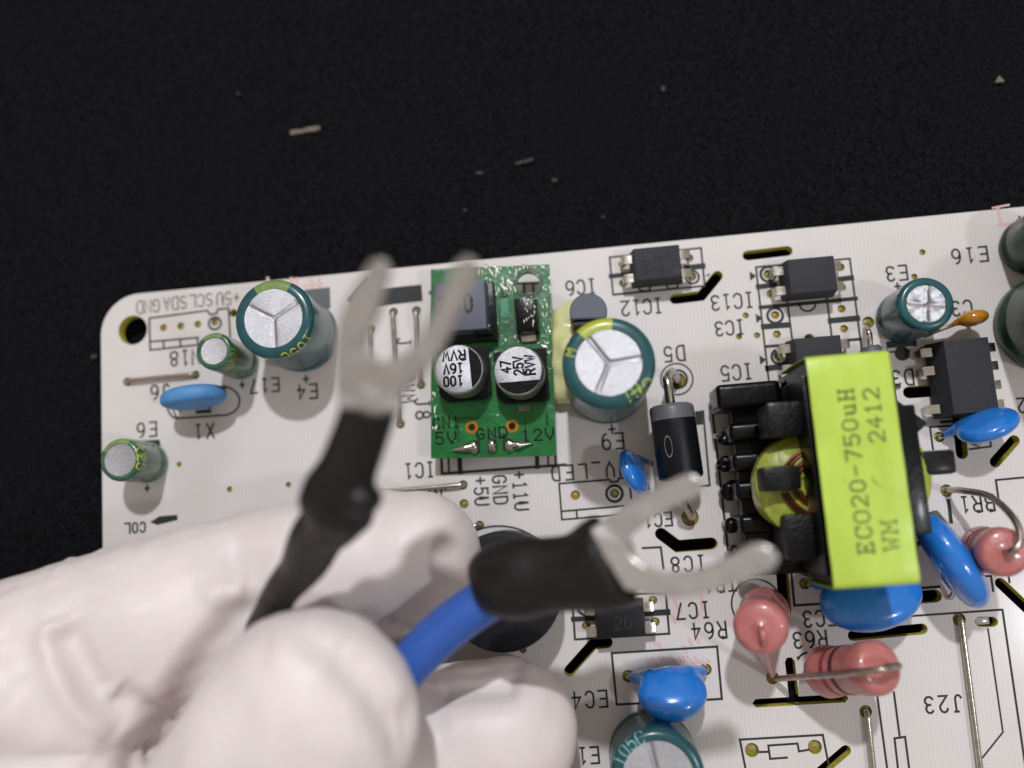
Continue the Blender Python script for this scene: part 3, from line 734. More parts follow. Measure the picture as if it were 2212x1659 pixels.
# three legged part: rounded body cut flat on one side
c = W((1271, 672), 7.2)
pr = [(2.35 * math.cos(R(a)), 2.35 * math.sin(R(a))) for a in range(-28, 209, 12)]
pr = [(x, y * .98) for x, y in pr]
v = prism(pr, 2.2, 7.2, .12)
o = add('transistor', v, 'epoxy_top', board, loc=(c.x, c.y, 0), label='small half round transistor standing against the large capacitor')
add('bevelled_front', prism([(-2.1, -1.05), (2.1, -1.05), (2.0, -1.62), (-2.0, -1.62)], 2.2, 6.6, .1), 'epoxy_dark', o)
for x in (-1.27, 0, 1.27): add('leg', tube([(x, -.2, 2.4), (x, -.2, -.8)], .25, 8), 'tin', o)
ribs = join(ribbon(A_(-1.1, .4, 2.6, 2.8, 120, 190, 10), .2, base=.025))
add('printed_line', (shift(ribs, (c.x, c.y, 0))[0], ribs[1]), 'ink', board, smooth=False)

# ------------------------------------------------------------------ buzzer
c = W((1084, 1279), 8.5)
o = add('buzzer', lathe([(6.9, .1), (7.05, .4), (7.05, 7.9), (6.85, 8.4), (6.5, 8.5), (2.6, 8.5), (2.4, 8.3), (1.2, 8.2), (1.1, 7.2), (.001, 7.2)], 64), 'buzzer', board, loc=(c.x, c.y, 0), label='round black buzzer behind the lower fork and blue wire', sharp=35)

# ------------------------------------------------------------------ jumper wires
def jumper(p0, p1, r=.28, label=None, z=.5, mats='tin'):
    a, b = W(p0), W(p1)
    d = (b - a).normalized()
    pts = [a + Vector((0, 0, -1)), a + Vector((0, 0, z * .3)), a + d * .35 + Vector((0, 0, z)), a + d * .9 + Vector((0, 0, z + .1)), (a + b) / 2 + Vector((0, 0, z + .12)), b - d * .9 + Vector((0, 0, z + .1)), b - d * .35 + Vector((0, 0, z)), b + Vector((0, 0, z * .3)), b + Vector((0, 0, -1))]
    c = (a + b) / 2
    t = tube([Vector(p) - c for p in smoothpath(pts, 5)], r, 10)
    add('jumper_wire', t, mats, board, loc=c, label=label)
jumper(q('1', 320, 1060), q('1', 870, 1005), .3, 'short dull wire link below the blank four pin header', mats='steel')
jumper((800, 710), (808, 872), .33, 'leftmost upright wire link seen between the fork prongs', mats='tin')
jumper((850, 674), (865, 916), .33, 'middle upright wire link seen between the fork prongs')
jumper((899.5, 671), (909.5, 831), .33, 'upright wire link running along the left side of the green module')
jumper(q('5', 508, 582), (770, 1068), .33, 'wire link ending beside the +5V print and running under the glove')
jumper((1036, 1135), (900, 1145), .33, 'wire link poking out from under the gloved fingertip')
jumper((2072, 1338), (2117, 1690), .36, 'long bright wire link at the lower right', mats='tin')
jumper((1870, 1537), (1890, 1720), .36, 'long wire link starting below the lying pink resistor', mats='tin')

# ------------------------------------------------------------------ big diode
a, b3 = W((1449, 874), 5.6), W((1472, 1036), 5.6)
d = (b3 - a)
Ln = d.length
prof = [(.001, 0), (2.2, 0), (2.62, .25), (2.72, .6), (2.72, 1.9), (2.72, Ln - .5), (2.6, Ln - .2), (2.2, Ln), (.001, Ln)]
o = add('diode', lathe(prof, 40, Vector((0, 0, 0)), d, matfn=lambda i, t: 0 if i > 3 else 1), ['epoxy_dark', 'band'], board, loc=a, label='big black diode lying with its silver band upward', sharp=50)
up = W((1463, 824)); dn = W((1490, 1117))
add('lead', tube(smoothpath([d.normalized() * .3, -d.normalized() * 2.4 + Vector((0, 0, .1)), -d.normalized() * 3.4 + Vector((.05, 0, -.4)), W((1450, 803), 3.4) - a, W((1462, 818), 1) - a, up - a + Vector((0, 0, -1))], 6), .58, 12), 'tin', o)
add('lead', tube(smoothpath([b3 - a - d.normalized() * .3, b3 - a + d.normalized() * 1.4, b3 - a + d.normalized() * 2.5 + Vector((0, 0, -.7)), dn - a + Vector((0, .3, 2)), dn - a + Vector((0, 0, -1))], 6), .55, 12), 'steel', o)
mk = ribbon(circ((0, 0), 1, 20), .13, True)
cc = W((1436, 967), 7.9) - a
t = d.normalized(); nrm = Vector((-.45, 0, .9)).normalized(); sd = t.cross(nrm).normalized()
ctr = t * ((W((1434, 967), 7.5) - a).dot(t)) + nrm * 2.74
add('ring_mark', ([tuple(ctr + t * (p[1] * 1.25) + sd * (p[0] * .45)) for p in mk[0]], mk[1]), 'alu', o, smooth=False)

# small grey diode beside the star capacitor
a = W((1890, 748), 3.2)
o = add('diode', lathe([(.001, 0), (1.1, 0), (1.3, .3), (1.3, 3.5), (1.1, 3.8), (.001, 3.8)], 24, Vector((-.6, 0, 0)), Vector((.1, -1, 0))), 'epoxy_top', board, loc=a, label='small grey diode tucked between star topped capacitor and transformer', sharp=50)
add('lead', tube(smoothpath([(-.6, 0, 0), (-.5, 1.4, .1), (-.5, 2.2, -.4), Vector(W((1876, 698), 0) - a) + Vector((0, 0, -.8))], 6), .36, 10), 'tin', o)

# ------------------------------------------------------------------ disc and drop capacitors
def disc(label, c, axis, n, rad, th, feet, necks=True, mats='blue', neckr=.85, pw=.82, vox=.28, axis2=None):
    """c centre; axis: long in-plane direction; n: disc normal; feet: board points of the legs"""
    axis = Vector(axis).normalized(); n = Vector(n).normalized(); n = (n - axis * n.dot(axis)).normalized()
    o3 = n.cross(axis)
    r2 = axis2 or rad
    prim = [ellipsoid((0, 0, 0), axis * rad, o3 * r2, n * th / 2, pw=pw)]
    low = o3 if o3.z < 0 else -o3
    legs = []
    for k, f in enumerate(feet):
        f = Vector(f) - c
        s = math.copysign(1, f.dot(axis))
        root = axis * (s * rad * .55) + low * (r2 * .62)
        if necks: 
            end = root.lerp(f + Vector((0, 0, .6)), .86)
            prim.append(tube([root * .55, root, root.lerp(end, .5), end], [th * .36, th * .36, neckr, neckr * .7], 14))
        legs.append([root, root.lerp(f, .6), f + Vector((0, 0, .5)), f + Vector((0, 0, -1))])
    o = add('disc_capacitor', blob(prim, vox, 5), mats, board, loc=c, label=label, sharp=180)
    for l in legs: add('leg', tube(smoothpath(l, 5), .3, 8), 'tin', o)
    return o
disc('plump blue disc capacitor sitting just above the bottom edge capacitor', W((1452, 1498), 4.6), (1, .03, 0), (0, .62, .78), 4.15, 3.9, [W((1357, 1460.5)), W((1524.7, 1446))], neckr=.95, axis2=3.4)
disc('large blue disc capacitor poking out under the near end of the transformer', W((1880, 1290), 5.2), (.97, .17, 0), (-.05, .50, .86), 6.0, 3.8, [W((1745, 1262)), W((1860, 1230))], axis2=4.1)
disc('large blue disc capacitor standing on edge right of the transformer', W((2056, 1210), 6.6), (.44, -.90, .0), Vector((.37, -.06, -.93)).cross(Vector((.44, -.9, 0))) + Vector((-.12, -.05, .1)), 6.1, 4.3, [W((2010, 1130)), W((2050, 1290))], axis2=4.5, necks=False)
add('coating_drip', blob([tube([W((2012, 1108), 6.5), W((2030, 1140), 7.5), W((2050, 1170), 8)], [.8, 1.1, .8], 12)], .25, 3), 'band', board)
disc('slim blue disc capacitor beside the large black diode', W((1368, 1018), 5.0), (.30, -.9, .05), (.9, .3, .3), 2.95, 2.3, [W((1400, 1060)), W((1402, 1000))], necks=True, neckr=.7, axis2=3.2)
disc('blue disc capacitor leaning over the slot below the eight pin chip', W((2133, 918), 5.0), (.93, .3, .12), (-.2, .8, .45), 3.7, 2.5, [W((2029, 944)), W((2110, 960))], neckr=.7, axis2=2.9)
disc('matt light blue flat capacitor in the rounded outline left of the fork', W((418, 858), 4.6), (1, .06, 0), (-.05, 1, -.1), 4.4, 2.7, [W((390, 885)), W((455, 880))], necks=False, mats='blue_matt', pw=.7, axis2=3.0)
a = W((2102, 687), 3.6)
o = add('disc_capacitor', blob([ellipsoid((0, 0, 0), Vector((1, .12, 0)) * 1.85, Vector((0, 0, 1.6)), Vector((-.1, 1, 0)) * 1.0), tube([(-.8, 0, 0), (-1.7, -.25, -.5), (-2.4, -.5, -1.0)], [.75, .5, .2], 10)], .16, 4), 'yellow_cap', board, loc=a, label='tiny ochre yellow drop capacitor beside the star topped capacitor', sharp=180)
add('leg', tube(smoothpath([(-1.5, -.3, -.6), (-2.6, -.6, -1.2), (-4.4, -1.1, -2), (-4.6, -1.2, -4)], 5), .26, 8), 'steel', o)
add('leg', tube(smoothpath([(.6, 0, -1), (.8, -.2, -2), (.8, -.2, -4)], 5), .26, 8), 'tin', o)

# ------------------------------------------------------------------ pink resistors
def resistor(label, p0, p1, r, leadpath, bands=((.3, 'ring'),), lr=.36, coated=True):
    d = p1 - p0; Ln = d.length
    prof = [(.001, 0), (r * .6, .1), (r * .93, .7), (r, 1.4), (r * .97, 2.6), (r * .9, 3.2), (r * .9, Ln - 3.2), (r * .97, Ln - 2.6), (r, Ln - 1.5), (r * .98, Ln - .8), (r * .89, Ln - .3), (r * .72, Ln - .05), (r * .4, Ln), (.7, Ln + .12), (.001, Ln + .5)]
    o = add('resistor', lathe(prof, 40, Vector((0, 0, 0)), d), 'pinkres', board, loc=p0, label=label, sharp=70)
    for t, m in bands:
        z = Ln * t
        add('colour_band', lathe([(r * .9 + .0, z - .36), (r * .9 + .05, z - .3), (r * .9 + .05, z + .3), (r * .9, z + .36)], 40, Vector((0, 0, 0)), d), m, o)
    add('lead', tube(smoothpath([Vector(p) - p0 for p in leadpath], 7), lr, 12), 'steel', o)
    return o
p0, p1 = W((1652, 1318), 1.2), W((1642, 1357), 13.5)
o = resistor('pink resistor standing on end inside the printed circle', p0, p1, 3.02, [p1 + Vector((0, 0, -.2)), p1 + Vector((.1, -.3, 1.1)), W((1650, 1385), 14), W((1660, 1428), 9), W((1668, 1452), 3), W((1668, 1462), -1)], bands=((.2, 'redring'),), lr=.42)
o.children[-1].data.materials[0] = M['pinkres']
p0, p1 = W((1772, 1452), 3.4), W((1905, 1441), 13.0)
resistor('pink resistor tilted low beside the J23 print with a wire drawn across it', p0, p1, 3.0, [p1 + Vector((.2, 0, .0)), p1 + Vector((1.5, .2, .9)), W((1930, 1440), 15.0), W((1905, 1446), 16.2), W((1850, 1452), 14.6), W((1800, 1457), 11.5), W((1715, 1463), 4.6), W((1680, 1466), 1.2), W((1669, 1465), -1)], bands=((.35, 'redring'), (.5, 'ring'), (.22, 'redring')))
p0, p1 = W((2118, 1186), 3.0), W((2172, 1193), 12.5)
resistor('pink resistor with a looping lead at the right frame edge', p0, p1, 2.75, [p1 + Vector((-.1, 0, -.2)), W((2187, 1190), 14.0), W((2204, 1165), 14.0), W((2190, 1120), 12.5), W((2139, 1073), 8), W((2080, 1060), 4), W((2052, 1058), 1.2), W((2046, 1060), -1)], bands=((.2, 'ring'), (.36, 'ring'), (.5, 'redring')), lr=.4)

# ------------------------------------------------------------------ transformer
T0 = Vector((28.7, 1.6, 0))
tr = add('transformer', box(-3.9, 3.9, -11.9, 11.9, 8.2, 19.7, .15), 'ferrite', board, loc=T0, label='transformer wrapped in yellow tape, largest part on the board')
# tape: over the top and down both ends, a thin shell
x0, x1, y0, y1, zt = -4.3, 4.3, -12.15, 12.15, 20.0
def bend(y, z): return [(x0, y, z), (x1, y, z)]
prof = [(y0 - .02, 7.4), (y0 - .1, 14), (y0 + .0, zt - .5), (y0 + .18, zt - .12), (y0 + .6, zt)] + [(y0 + .6 + (y1 - y0 - 1.2) * k / 14, zt + .05 * math.sin(k * 2.1) * (0 < k < 14)) for k in range(1, 14)] + [(y1 - .6, zt), (y1 - .18, zt - .12), (y1, zt - .5), (y1 + .1, 14), (y1 + .02, 7.4)]
V, F = [], []
nx = 8
for (y, z) in prof:
    for k in range(nx + 1):
        x = x0 + (x1 - x0) * k / nx
        V.append((x, y, z - (.12 if k in (0, nx) and z > 19 else 0) + (.03 * math.sin(x * 1.7 + y) if z > 19.5 else 0)))
for i in range(len(prof) - 1):
    for k in range(nx): F.append((i * (nx + 1) + k, i * (nx + 1) + k + 1, (i + 1) * (nx + 1) + k + 1, (i + 1) * (nx + 1) + k))
nv = len(V)
V2 = [(x, y * .995, z - .14) for x, y, z in V]
F2 = [tuple(a + nv for a in f)[::-1] for f in F]
rim = []
rows = len(prof)
bd = [(i * (nx + 1)) for i in range(rows)] + [((rows - 1) * (nx + 1) + k) for k in range(1, nx + 1)] + [(i * (nx + 1) + nx) for i in range(rows - 2, -1, -1)] + [k for k in range(nx - 1, 0, -1)]
for i in range(len(bd)): a_, b_ = bd[i], bd[(i + 1) % len(bd)]; rim.append((a_, b_, b_ + nv, a_ + nv))
add('tape_wrap', (V + V2, F + F2 + rim), 'tape', tr, sharp=70)
# small pressed dents in the tape
add('tape_dent', blob([ellipsoid((0, 0, 0), (.28, .1, 0), (-.15, .6, 0), (0, 0, .3)), ellipsoid((.5, -.7, 0), (.45, -.3, 0), (.05, .12, 0), (0, 0, .2))], .1, 2), 'tape', tr, loc=(1.1, -1.2, zt + .0))
add('tape_dent', blob([ellipsoid((0, 0, 0), (.25, .2, 0), (-.1, .15, 0), (0, 0, .2))], .08, 2), 'tape', tr, loc=(-1.9, -1.0, zt + .0))
# lettering runs up the tape
def tw(s, px, py, h, adv, gw, w):
    p = W((px, py), 20.1) - T0
    o_ = word(s, (p.x, p.y), 90, h, adv, gw, w, tr, 'tape_ink', base=.12, serif=True, z=20.0)
tw('ECO20-750uH', *q('7', 860, 768), 1.55, 1.59, 1.12, .125)
tw('2412', *q('7', 1005, 322), 1.55, 1.5, 1.1, .125)
tw('WM', *q('7', 1138, 1290), 1.55, 1.7, 1.45, .1)
# bobbin rails with pins
add('bobbin_base', box(-10.2, 9.8, -11.6, 11.4, 2.0, 4.9, .3), 'bobbin', tr)
fin = box(-3.0, 4.0, -1.1, 1.1, 1.2, 7.4, .6, seg=3)
finm = None
rows_y = [9.9, 5.6, 2.0, -1.4, -5.4, -9.2]
for k, y in enumerate(rows_y):
    if k == 0: add('bobbin_rib', box(-4.3, 3.2, -1.55, 1.5, 1.4, 8.4, .7, seg=4), 'bobbin', tr, loc=(-7.9, y, 0)); continue
    if finm is None: oo = add('bobbin_rib', fin, 'bobbin', tr, loc=(-8.0, y, 0)); finm = oo.data
    else: link('bobbin_rib', finm, tr, (-8.0, y, 0))
pinp = tube(smoothpath([(.8, 0, 2.2), (-.6, .1, 2.1), (-1.0, .25, 1.2), (-1.0, .3, -1)], 5), .38, 10)
for k, y in enumerate(rows_y):
    add('terminal_pin', pinp, 'steel', tr, loc=(-10.7, y - .1, 0), label=None)
    add('terminal_pin', tube([(9.9, y, 3.4), (10.6, y, 3.2), (10.7, y, -1)], .38, 8), 'steel', tr)
wr = lathe([(.5, 0), (.72, .15), (.6, .3), (.75, .45), (.6, .6), (.72, .8), (.5, 1.0)], 14, Vector((0, 0, 0)), Vector((1, 0, 0)))
rw = random.Random(4)
for y in rows_y:
    add('wire_wrap', blob([ellipsoid((rw.uniform(-.6, .6), rw.uniform(-.7, .7), rw.uniform(-.2, .9)), (rw.uniform(.6, 1.1), 0, 0), (0, rw.uniform(.5, .9), 0), (0, 0, rw.uniform(.5, 1.0))) for _ in range(4)], .2, 2), 'bobbin', tr, loc=(-10.9, y, 2.2))
# coil winding, wrapped in yellow tape, showing on both sides
def coilshape(sx, sy, z0, z1, n=56):
    prof = []
    V, F = [], []
    for (k, z) in ((.82, z0), (1.0, z0 + .8), (1.02, (z0 + z1) / 2), (1.0, z1 - .8), (.86, z1), (.3, z1 + .1)):
        for i in range(n):
            a_ = 2 * math.pi * i / n
            wob = 1 + .012 * math.sin(5 * a_ + z)
            V.append((sx * k * wob * math.copysign(abs(math.cos(a_)) ** .8, math.cos(a_)), sy * k * wob * math.copysign(abs(math.sin(a_)) ** .85, math.sin(a_)), z))
    for i in range(5):
        for k in range(n): F.append((i * n + k, i * n + (k + 1) % n, (i + 1) * n + (k + 1) % n, (i + 1) * n + k))
    F.append(tuple(5 * n + k for k in range(n)))
    return V, F
add('winding_tape', coilshape(9.6, 6.2, 8.6, 13.4), 'coil', tr, loc=(0, -1.2, 0), sharp=35)
for k in range(6):
    f = .50 + k * .05
    for a0, a1 in ((112, 170), (190, 250)):
        ar = [(9.6 * f * math.cos(R(a_)), 6.2 * f * math.sin(R(a_)) - 1.2, 13.62 + .06 * (k % 3)) for a_ in range(a0, a1 + 1, 6)]
        add('copper_turn', tube(ar, .2, 8), 'copper' if k % 3 else 'coil', tr)

# bobbin flanges and lugs
add('bobbin_flange', box(-4.55, -3.95, -10.9, 10.4, 8.0, 18.2, .2), 'bobbin', tr)
add('bobbin_flange', box(4.2, 8.0, -7.5, 6.6, 8.0, 15.0, .3), 'bobbin', tr)
def lug(px, py, h, sx, sy, hz, lab=None, bev=.5):
    p = W((px, py), h) - T0
    add('bobbin_lug', box(-sx / 2, sx / 2, -sy / 2, sy / 2, h - hz, h, bev), 'ferrite', tr, loc=(p.x, p.y, 0), rot=R(-1))
lug(1697, 904, 16, 3.9, 3.8, 6); lug(1690, 1033, 16, 4.2, 2.7, 5); lug(1737, 1160, 15, 4.0, 5.0, 7)
lug(2018, 999, 13, 4.8, 2.7, 4.0)
add('bobbin_lug', prism([(4.2, 8.4), (6.4, 7.6), (9.7, 4.5), (8.3, 3.4), (4.2, 3.4)], 8.2, 13.6, .2), 'ferrite', tr)
add('bobbin_lug', box(4.4, 6.8, -6.6, -4.4, 8, 12, .25), 'ferrite', tr)
add('solder_blob', blob([ellipsoid((5.6, -6.9, 11.2), (1.0, 0, 0), (0, 1.1, 0), (0, 0, .9))], .2, 3), 'band', tr)
add('bobbin_end', box(-3.8, 3.8, 11.0, 12.0, 2, 8.6, .3), 'bobbin', tr)
add('bobbin_end', box(-3.8, 3.8, -12.0, -11.0, 2, 8.6, .3), 'bobbin', tr)

# ------------------------------------------------------------------ green daughter board
MH = 3.6
md_c = [W(p, MH) for p in ((930.5, 581.5), (1187, 571), (1202, 984), (931, 990))]
mc = sum(md_c, Vector()) / 4
hole = circ(W(q('2', 1532, 466), MH), 1.5, 28)
rg = [W(q('5', 577, 118), MH), W(q('5', 902, 110), MH)]
gp = plate('daughter_board', [(p.x, p.y) for p in md_c], [hole] + [circ(r_, .45, 14) for r_ in rg], MH - 1.2, MH, ['green', 'green'], board)
gp['label'] = 'small green circuit module with two silver cans and added glint beads'
GZ = (MH - (MH - .6))          # the plate's origin is at its middle
def gadd(name, vf, mats, loc, **k): return add(name, vf, mats, gp, loc=(loc[0], loc[1], loc[2] - (MH - .6)), **k)
for r_ in rg:
    gadd('gold_ring', lathe([(.45, -.6), (.45, .03), (.82, .03), (.84, 0)], 26), 'gold', (r_.x, r_.y, MH))
def gword(s, px, py, rot=0, h=1.6, adv=1.25, m='bobbin'):
    p = W((px, py), MH)
    word(s, (p.x, p.y), rot, h, adv, adv * .62, .17, gp, m, base=.02, z=.6)
gword('CN1', *q('5', 372, 82), 0, 1.4); gword('5V', *q('5', 368, 205), 0, 1.5, 1.6); gword('GND', *q('5', 738, 165), 0, 1.3, 1.45); gword('12V', *q('5', 1108, 178), 0, 1.4, 1.5); gword('D', *q('2', 1352, 535), 0, 1.3)
gl = []
def gline(r, pts, w=.15):
    gl.append(ribbon([W(q(r, *p), MH) for p in pts], w))
gline('5', [(468, 50), (470, 235)]); gline('5', [(1008, 55), (1010, 220)]); gline('5', [(470, 45), (640, 45)]); gline('5', [(835, 180), (838, 300)], .3); gline('5', [(632, 180), (636, 320)], .3)
gline('2', [(1310, 560), (1300, 910)], .2); gline('2', [(1330, 850), (1420, 760)], .2); gline('2', [(1420, 560), (1620, 555), (1625, 870), (1425, 930), (1420, 560)], .15); gline('5', [(1180, 0), (1184, 100)], .25)
gl.append(ribbon(circ(W(q('2', 1532, 466), MH), 1.85, 28), .38, True))
for l_ in gl: add('printed_line', l_, 'dark_green', gp, loc=(0, 0, .6), smooth=False)
# inductor
p = [W(p_, MH + 4.2) for p_ in ((931, 604), (1056, 594), (1062, 716), (933, 728))]
ic = (p[0] + p[1] + p[2] + p[3]) / 4
o = gadd('inductor', box(-3.4, 3.4, -3.3, 3.3, .05, 4.0, .3, top=(.1, .3, .2, .1)), 'epoxy_top', (ic.x, ic.y, MH), rot=R(-1))
gadd('inductor_base', join(box(-3.3, 4.1, -4.2, 3.5, .05, 1.6, .25), box(1.3, 3.6, -3.7, -2.4, .1, 3.2, .25)), 'flux', (ic.x, ic.y, MH))
p = W(q('2', 1040, 628), MH + 4) - Vector((1.45, 0, 0))
word('330', (p.x, p.y), 0, 2.2, 1.6, 1.0, .3, gp, 'mark', base=.02, z=.6 + 4.02)
# square black diode and hidden metal ends
c = W(q('2', 1517, 715), MH + 2.0)
gadd('surface_diode', box(-1.5, 1.5, -2.3, 2.2, .1, 2.1, .2, top=(.15, .15, .1, .1)), 'flux', (c.x, c.y, MH))
gadd('diode_terminal', box(-.95, .95, -3.3, -2.2, .02, .6, .12), 'tin', (c.x, c.y, MH))
c = W(q('2', 1500, 1478), MH); gadd('chip_resistor', box(-.75, .75, -.4, .4, .02, .5, .1), 'crumb', (c.x, c.y, MH))
c = W(q('2', 1345, 655), MH); gadd('teal_patch', box(-.5, .5, -1.0, 1.0, .01, .05, 0), 'teal', (c.x, c.y, MH))
# silver cans
def can(px, py, label, black, words, rot):
    h = 5.6
    c = W((px, py), MH + h)
    base = gadd('can_base', prism([(-3.3, 3.3), (-3.3, -2.3), (-2.3, -3.4), (2.6, -3.4), (3.4, -2.6), (3.4, 3.3)], .05, 1.2, .15), 'flux', (c.x, c.y, MH))
    k = gadd('silver_can', lathe([(2.85, .9), (3.1, 1.2), (3.1, 1.6), (2.9, 1.8), (2.9, 2.1), (3.1, 2.35), (3.1, h - .35), (3.0, h - .1), (2.8, h), (.001, h + .01)], 56), 'alu', (c.x, c.y, MH), label=label, sharp=50)
    a0, a1 = black
    chord = [(2.86 * math.cos(R(a0 + (a1 - a0) * i / 24)), 2.86 * math.sin(R(a0 + (a1 - a0) * i / 24))) for i in range(25)]
    gadd('black_segment', ([(x, y, 0) for x, y in chord], [tuple(range(25))]), 'flux', (c.x, c.y, MH + h + .03), smooth=False)
    for s, x, y, hh, adv in words:
        word(s, (c.x + x, c.y + y), rot, hh, adv, adv * .72,   .2, gp, 'bobbin', base=.03, z=.6 + h)
can(990.5, 797, 'silver can printed 100 16V RVW, the left of the module pair', (-58, 62), (('RvW', -.45, 1.7, 1.1, 1.0), ('16v', -.65, .1, 1.15, .85), ('100', -.75, -1.45, 1.15, .85)), 180)
can(1119.5, 800, 'silver can printed 47 25V RVW, the right of the module pair', (-152, -28), (('47', -1.5, .55, 1.15, .8), ('25v', 0.05, .55, 1.15, .8), ('RvW', 1.45, .55, 1.1, .85)), 90)
# solder tails along the near edge
for (x, y, dx, r_) in ((600, 275, -1, .55), (745, 265, 0, .55), (880, 262, 1, .55)):
    c = W(q('5', x, y), MH)
    gadd('solder_tail', blob([ellipsoid((0, 0, .2), (.65, 0, 0), (0, .95, 0), (0, 0, .8)), tube([(0, 0, .35), (dx * 1.2, -.1, .6), (dx * 3.1 + .01, -.25 if dx < 0 else 0, .35)], [.6, .5 if dx else .3, .08], 10)], .13, 3), 'tin', (c.x, c.y, MH))
    gadd('module_pin', box(-.3, .3, -.3, .3, -MH - .6, 0, .05), 'tin', (c.x, c.y - .3, MH - .2))
# white metal beads added to stand in for glints on the wet flux
rr = random.Random(11)
fb = []
bead = ellipsoid((0, 0, 0), (.17, 0, 0), (0, .36, 0), (0, 0, .2), 8, 5)
for k in range(200):
    if k < 120: px, py = q('2', rr.uniform(1130, 1660), rr.uniform(330, 560))
    elif k < 160: px, py = q('2', rr.uniform(1640, 1720), rr.uniform(330, 1100))
    else: px, py = rr.choice([q('2', rr.uniform(1180, 1240), rr.uniform(900, 1300)), q('2', rr.uniform(760, 800), rr.uniform(1300, 1640)), q('2', rr.uniform(1080, 1700), rr.uniform(880, 960))])
    c = W((px, py), MH)
    if (Vector((c.x, c.y)) - Vector((W(q('2', 1540, 462), MH).x, W(q('2', 1540, 462), MH).y))).length < 1.9: continue
    s = rr.uniform(.5, 1.25)
    fb.append(([(c.x + v[0] * s, c.y + v[1] * s, v[2] * s) for v in bead[0]], bead[1]))
c = W(q('2', 1520, 700), MH + 2.1)
for k in range(22):
    s = rr.uniform(.4, .9); x, y = c.x + rr.uniform(-.9, 1.2), c.y + rr.uniform(-1.8, 2.0)
    fb.append(([(x + v[0] * s, y + v[1] * s, 2.1 + v[2] * s) for v in bead[0]], bead[1]))
j = join(*fb)
fo = add('glint_beads', (j[0], j[1]), 'bead', gp, loc=(0, 0, .6)); fo['kind'] = 'stuff'
# glue between module and capacitor
gb = []
for px, py, h, r_ in ((1216, 702, 1.2, 1.7), (1212, 745, 1.5, 1.8), (1210, 790, 1.6, 1.8), (1207, 835, 1.3, 1.6), (1238, 690, 1.3, 1.8), (1235, 830, 1.2, 1.8), (1232, 760, 2.0, 2.2)):
    c = W((px, py), h); gb.append(ellipsoid(c, (r_, 0, 0), (0, r_ * 1.5, 0), (0, 0, h + .9)))
add('glue', blob(gb, .35, 6), 'glue', board, sharp=180, label='pale yellow glue between the green module and the large capacitor')

# ------------------------------------------------------------------ fork terminals
def slab(pts, hs, th, mats, name, parent, label=None):
    """flat metal part: outline points with their own heights"""
    P = [W(p, h) for p, h in zip(pts, hs)]
    n_ = len(P); ar = sum(P[i].x * P[(i + 1) % n_].y - P[(i + 1) % n_].x * P[i].y for i in range(n_))
    O = []
    for i in range(n_):
        t_ = (P[(i + 1) % n_] - P[i - 1]); t_.z = 0; t_.normalize()
        O.append(P[i] + Vector((t_.y, -t_.x, 0)) * (.12 if ar > 0 else -.12))
    P = O
    v = blob([prism([(p.x, p.y, p.z) for p in P], 0, th, 0)], .2, 1)
    return add(name, v, mats, parent, label=label, sharp=180)
def dense(pts, n=5):
    P = [Vector((p[0], p[1], 0)) for p in pts]
    return [(p.x, p.y) for p in smoothpath(P, n)]
def ftube(ctr, n=6, seg=24, flat=1.0):
    """tube from (px, py, height, radius in frame px)"""
    P = [Vector(W((a, b), h)) for a, b, h, r in ctr]
    rad = [Vector((r * (DIST - h) / FPX, 0, 0)) for a, b, h, r in ctr]
    PP = smoothpath(P, n); RR = [max(.05, v.x) for v in smoothpath(rad, n)]
    return tube(PP, RR, seg, flat=flat, flatdir=Vector((0, 0, 1)))
ft = bpy.data.objects.new('fork_terminal', None); COL.objects.link(ft)
tag(ft, 'fork terminal on a black sleeved wire pointing up, held blurred over the wide capacitor', 'fork terminal', 'crimped fork terminals held in the glove')
outer = [(738, 880), (733, 800), (733, 735), (742, 690), (765, 640), (788, 606), (802, 584), (818, 570), (836, 572), (846, 588), (840, 606), (820, 680), (800, 722), (794, 750), (812, 772), (846, 780), (884, 768), (910, 732), (938, 690), (960, 640), (976, 600), (990, 580), (1010, 565), (1030, 574), (1028, 602), (1010, 645), (984, 695), (964, 740), (936, 778), (902, 822), (870, 850), (864, 890)]
od = dense(outer, 3)
hh = [45.5 + max(0, (860 - p[1])) / 300 * 6 for p in od]
slab(od, hh, 1.1, 'fork', 'fork', ft)
add('crimp_barrel', ftube([(790, 905, 44.6, 50), (798, 860, 45.8, 50), (806, 835, 46.4, 46)], 4, 20, .6), 'fork', ft)
add('heat_shrink', blob([ftube([(585, 1325, 27.5, 38), (600, 1292, 28.5, 39), (618, 1264, 30, 41), (646, 1232, 31.5, 47), (663, 1204, 33, 55), (680, 1168, 35, 60), (698, 1142, 36.5, 62), (716, 1124, 37.6, 68), (724, 1104, 38.2, 84), (730, 1082, 39, 86), (736, 1058, 39.8, 82), (750, 1016, 41, 67), (771, 960, 42.5, 64), (790, 905, 44, 63), (801, 866, 45, 64)], 6, 28, .85), ellipsoid(W((782, 1082), 40.5), (1.7, .5, 0), (-.4, 1.3, 0), (0, 0, 2.0))], .28, 2), 'shrink', ft, sharp=180)
add('wire', ftube([(600, 1295, 28.4, 35), (580, 1330, 27, 35), (560, 1380, 24, 35), (560, 1480, 20, 34)], 6, 20), 'wireblack', ft)
f2 = bpy.data.objects.new('fork_terminal', None); COL.objects.link(f2)
tag(f2, 'fork terminal on a thick blue wire pointing right over the buzzer', 'fork terminal', 'crimped fork terminals held in the glove')
